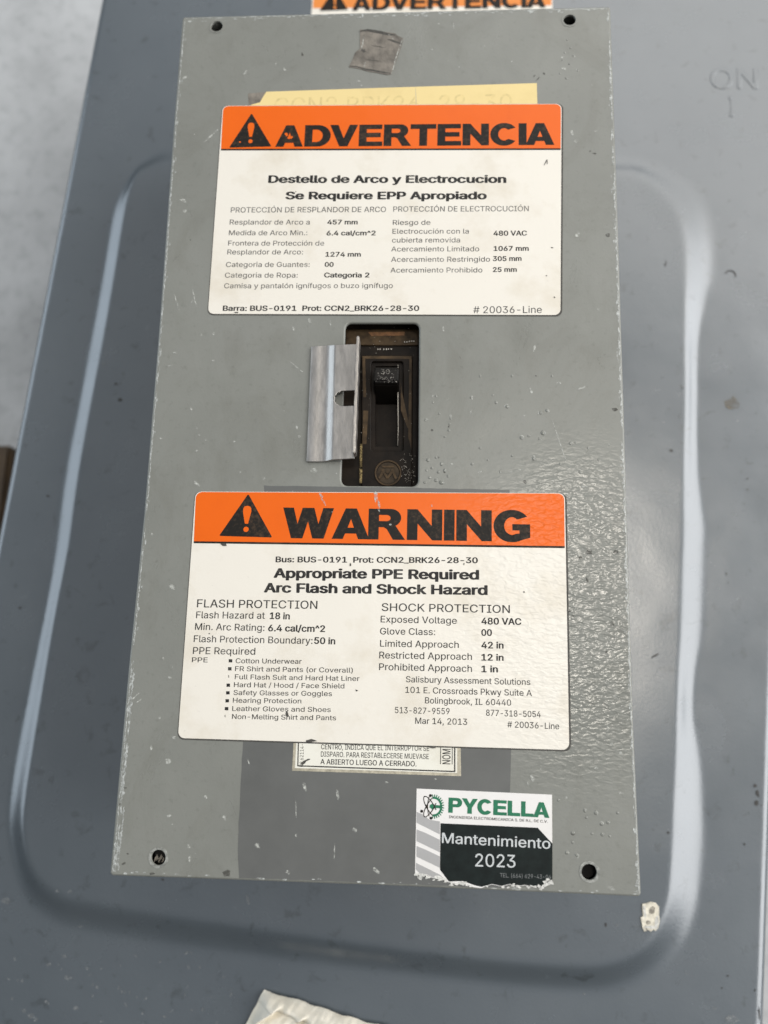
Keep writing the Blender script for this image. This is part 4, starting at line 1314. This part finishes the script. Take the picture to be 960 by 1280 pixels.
# ------------------------------------------------------------------ folded cream paper at the bottom
def napkin():
    O = P(331, 1236, ZB); X = (P(487, 1283, ZB) - O); Ld = X.length; X.normalize()
    Yd = (P(302, 1290, ZB) - O); Yd.normalize()
    ns, nt_ = 170, 110
    Wd = 0.055
    bm = bmesh.new(); g = []
    for j in range(nt_ + 1):
        row = []
        for i in range(ns + 1):
            s, t = i / ns, j / nt_
            skew = s * 0.9
            p = O + X * (Ld * 1.06 * s) + Yd * (Wd * t)
            # pleats run down and to the left
            w = (s + 0.57 * t) * 5.0 - 0.05
            f = w - math.floor(w)
            pleat = (f / 0.86 if f < 0.86 else (1 - f) / 0.14)
            amp = 0.0105 * min(1, max(0, (t - 0.035 - 0.04 * s)) / 0.05) * min(1, max(0, (s - 0.02) / 0.1))
            top = 0.0038 * math.sin(math.pi * min(1, t / (0.10 + 0.05 * s))) if t < 0.10 + .05 * s else 0
            z = 0.0012 + 0.002 * min(1, t * 12) + top + amp * pleat * (0.5 + 0.5 * noise.noise(Vector((s * 3, t * 2, 4)))) 
            z += 0.0011 * noise.noise(Vector((s * 9, t * 7, 1))) + 0.0005 * noise.noise(Vector((s * 30, t * 22, 2)))
            ed = min(1.0, min(s, 1 - s) * 14)
            z = 0.0006 + max(0.0, z) * (0.25 + 0.75 * ed)
            p = p + Yd * (0.0012 * noise.noise(Vector((s * 6, 3, t)))) + X * (0.0014 * noise.noise(Vector((t * 7, 8, s * 2))))
            row.append(bm.verts.new((p.x, p.y, ZB + z)))
        g.append(row)
    for j in range(nt_):
        for i in range(ns):
            bm.faces.new((g[j][i], g[j + 1][i], g[j + 1][i + 1], g[j][i + 1]))
    bmesh.ops.recalc_face_normals(bm, faces=bm.faces[:])
    if sum(f.normal.z for f in bm.faces) < 0: bmesh.ops.reverse_faces(bm, faces=bm.faces[:])
    me = bpy.data.meshes.new("tmp"); bm.to_mesh(me); bm.free()
    return me
mesh_obj("folded_paper", solidify(napkin(), 0.0004), M['paper'], None, smooth=True, label="crumpled cream paper folded into pleats on the cover's bottom edge", cat="paper")

# ------------------------------------------------------------------ scrap of pale paper stuck beside the box corner
def scrap():
    pts = [(801,1128),(806,1127.5),(812,1125.5),(818,1127),(822,1132),(822,1142),(823,1150),(821,1158),(818,1162),(815,1160),(812,1163),(808,1160),(804,1163),(801,1158),(800,1151),(799,1145),(802,1143),(801,1135)]
    loop = [P2(u, v, ZP) for u, v in pts]
    h1 = circle(*P2(813.5,1136,ZP), 0.0009, 9, .3); h2 = circle(*P2(809,1151,ZP), 0.0008, 9, .3)
    me = shape_mesh([loop], ZP, ZP + 0.0007, 0.0002)
    me.transform(Matrix.Translation((0, 0, LIFT * 0.93)))
    return me
_lift = LIFT
SP = mesh_obj("paper_scrap", scrap(), M['putty'], None, label="small ragged cream paper scrap stuck beside the box's lower corner", cat="scrap")
mesh_obj("grey_smudge", flat_polys([blob(813.5,1135,6,9,-20,ZP), blob(809,1151,5,6,0,ZP), blob(806,1158,2,6,10,ZP)], ZP + 0.00075 + LIFT * 0.93), M['scrap_smudge'], SP)
mesh_obj("ragged_fold", flat_polys([blob(804,1136,3,14,5,ZP), blob(819,1152,5,14,-8,ZP), blob(811,1157,12,3,0,ZP)], ZP + 0.0008 + LIFT * 0.93), M['torn'], SP)

# ------------------------------------------------------------------ brown board on the floor beside the cover
b0 = P(-70, 552, ZF); b1 = P(60, 700, ZF)
bd = empty("brown_board", (b0.x, b0.y, ZF), "dark brown wooden board on the concrete floor left of the cover", "board")
x0, x1, y1, y0 = P(-200, 560, ZF).x, P(40, 560, ZF).x, P(0, 556, ZF + 0.03).y, P(0, 760, ZF).y
mm = box_mesh(x0, x1, y0, y1, ZF + 0.0005, ZF + 0.03, 0.003)
mm.transform(Matrix.Translation((-b0.x, -b0.y, -ZF)))
mesh_obj("plank", mm, M['wood'], bd)
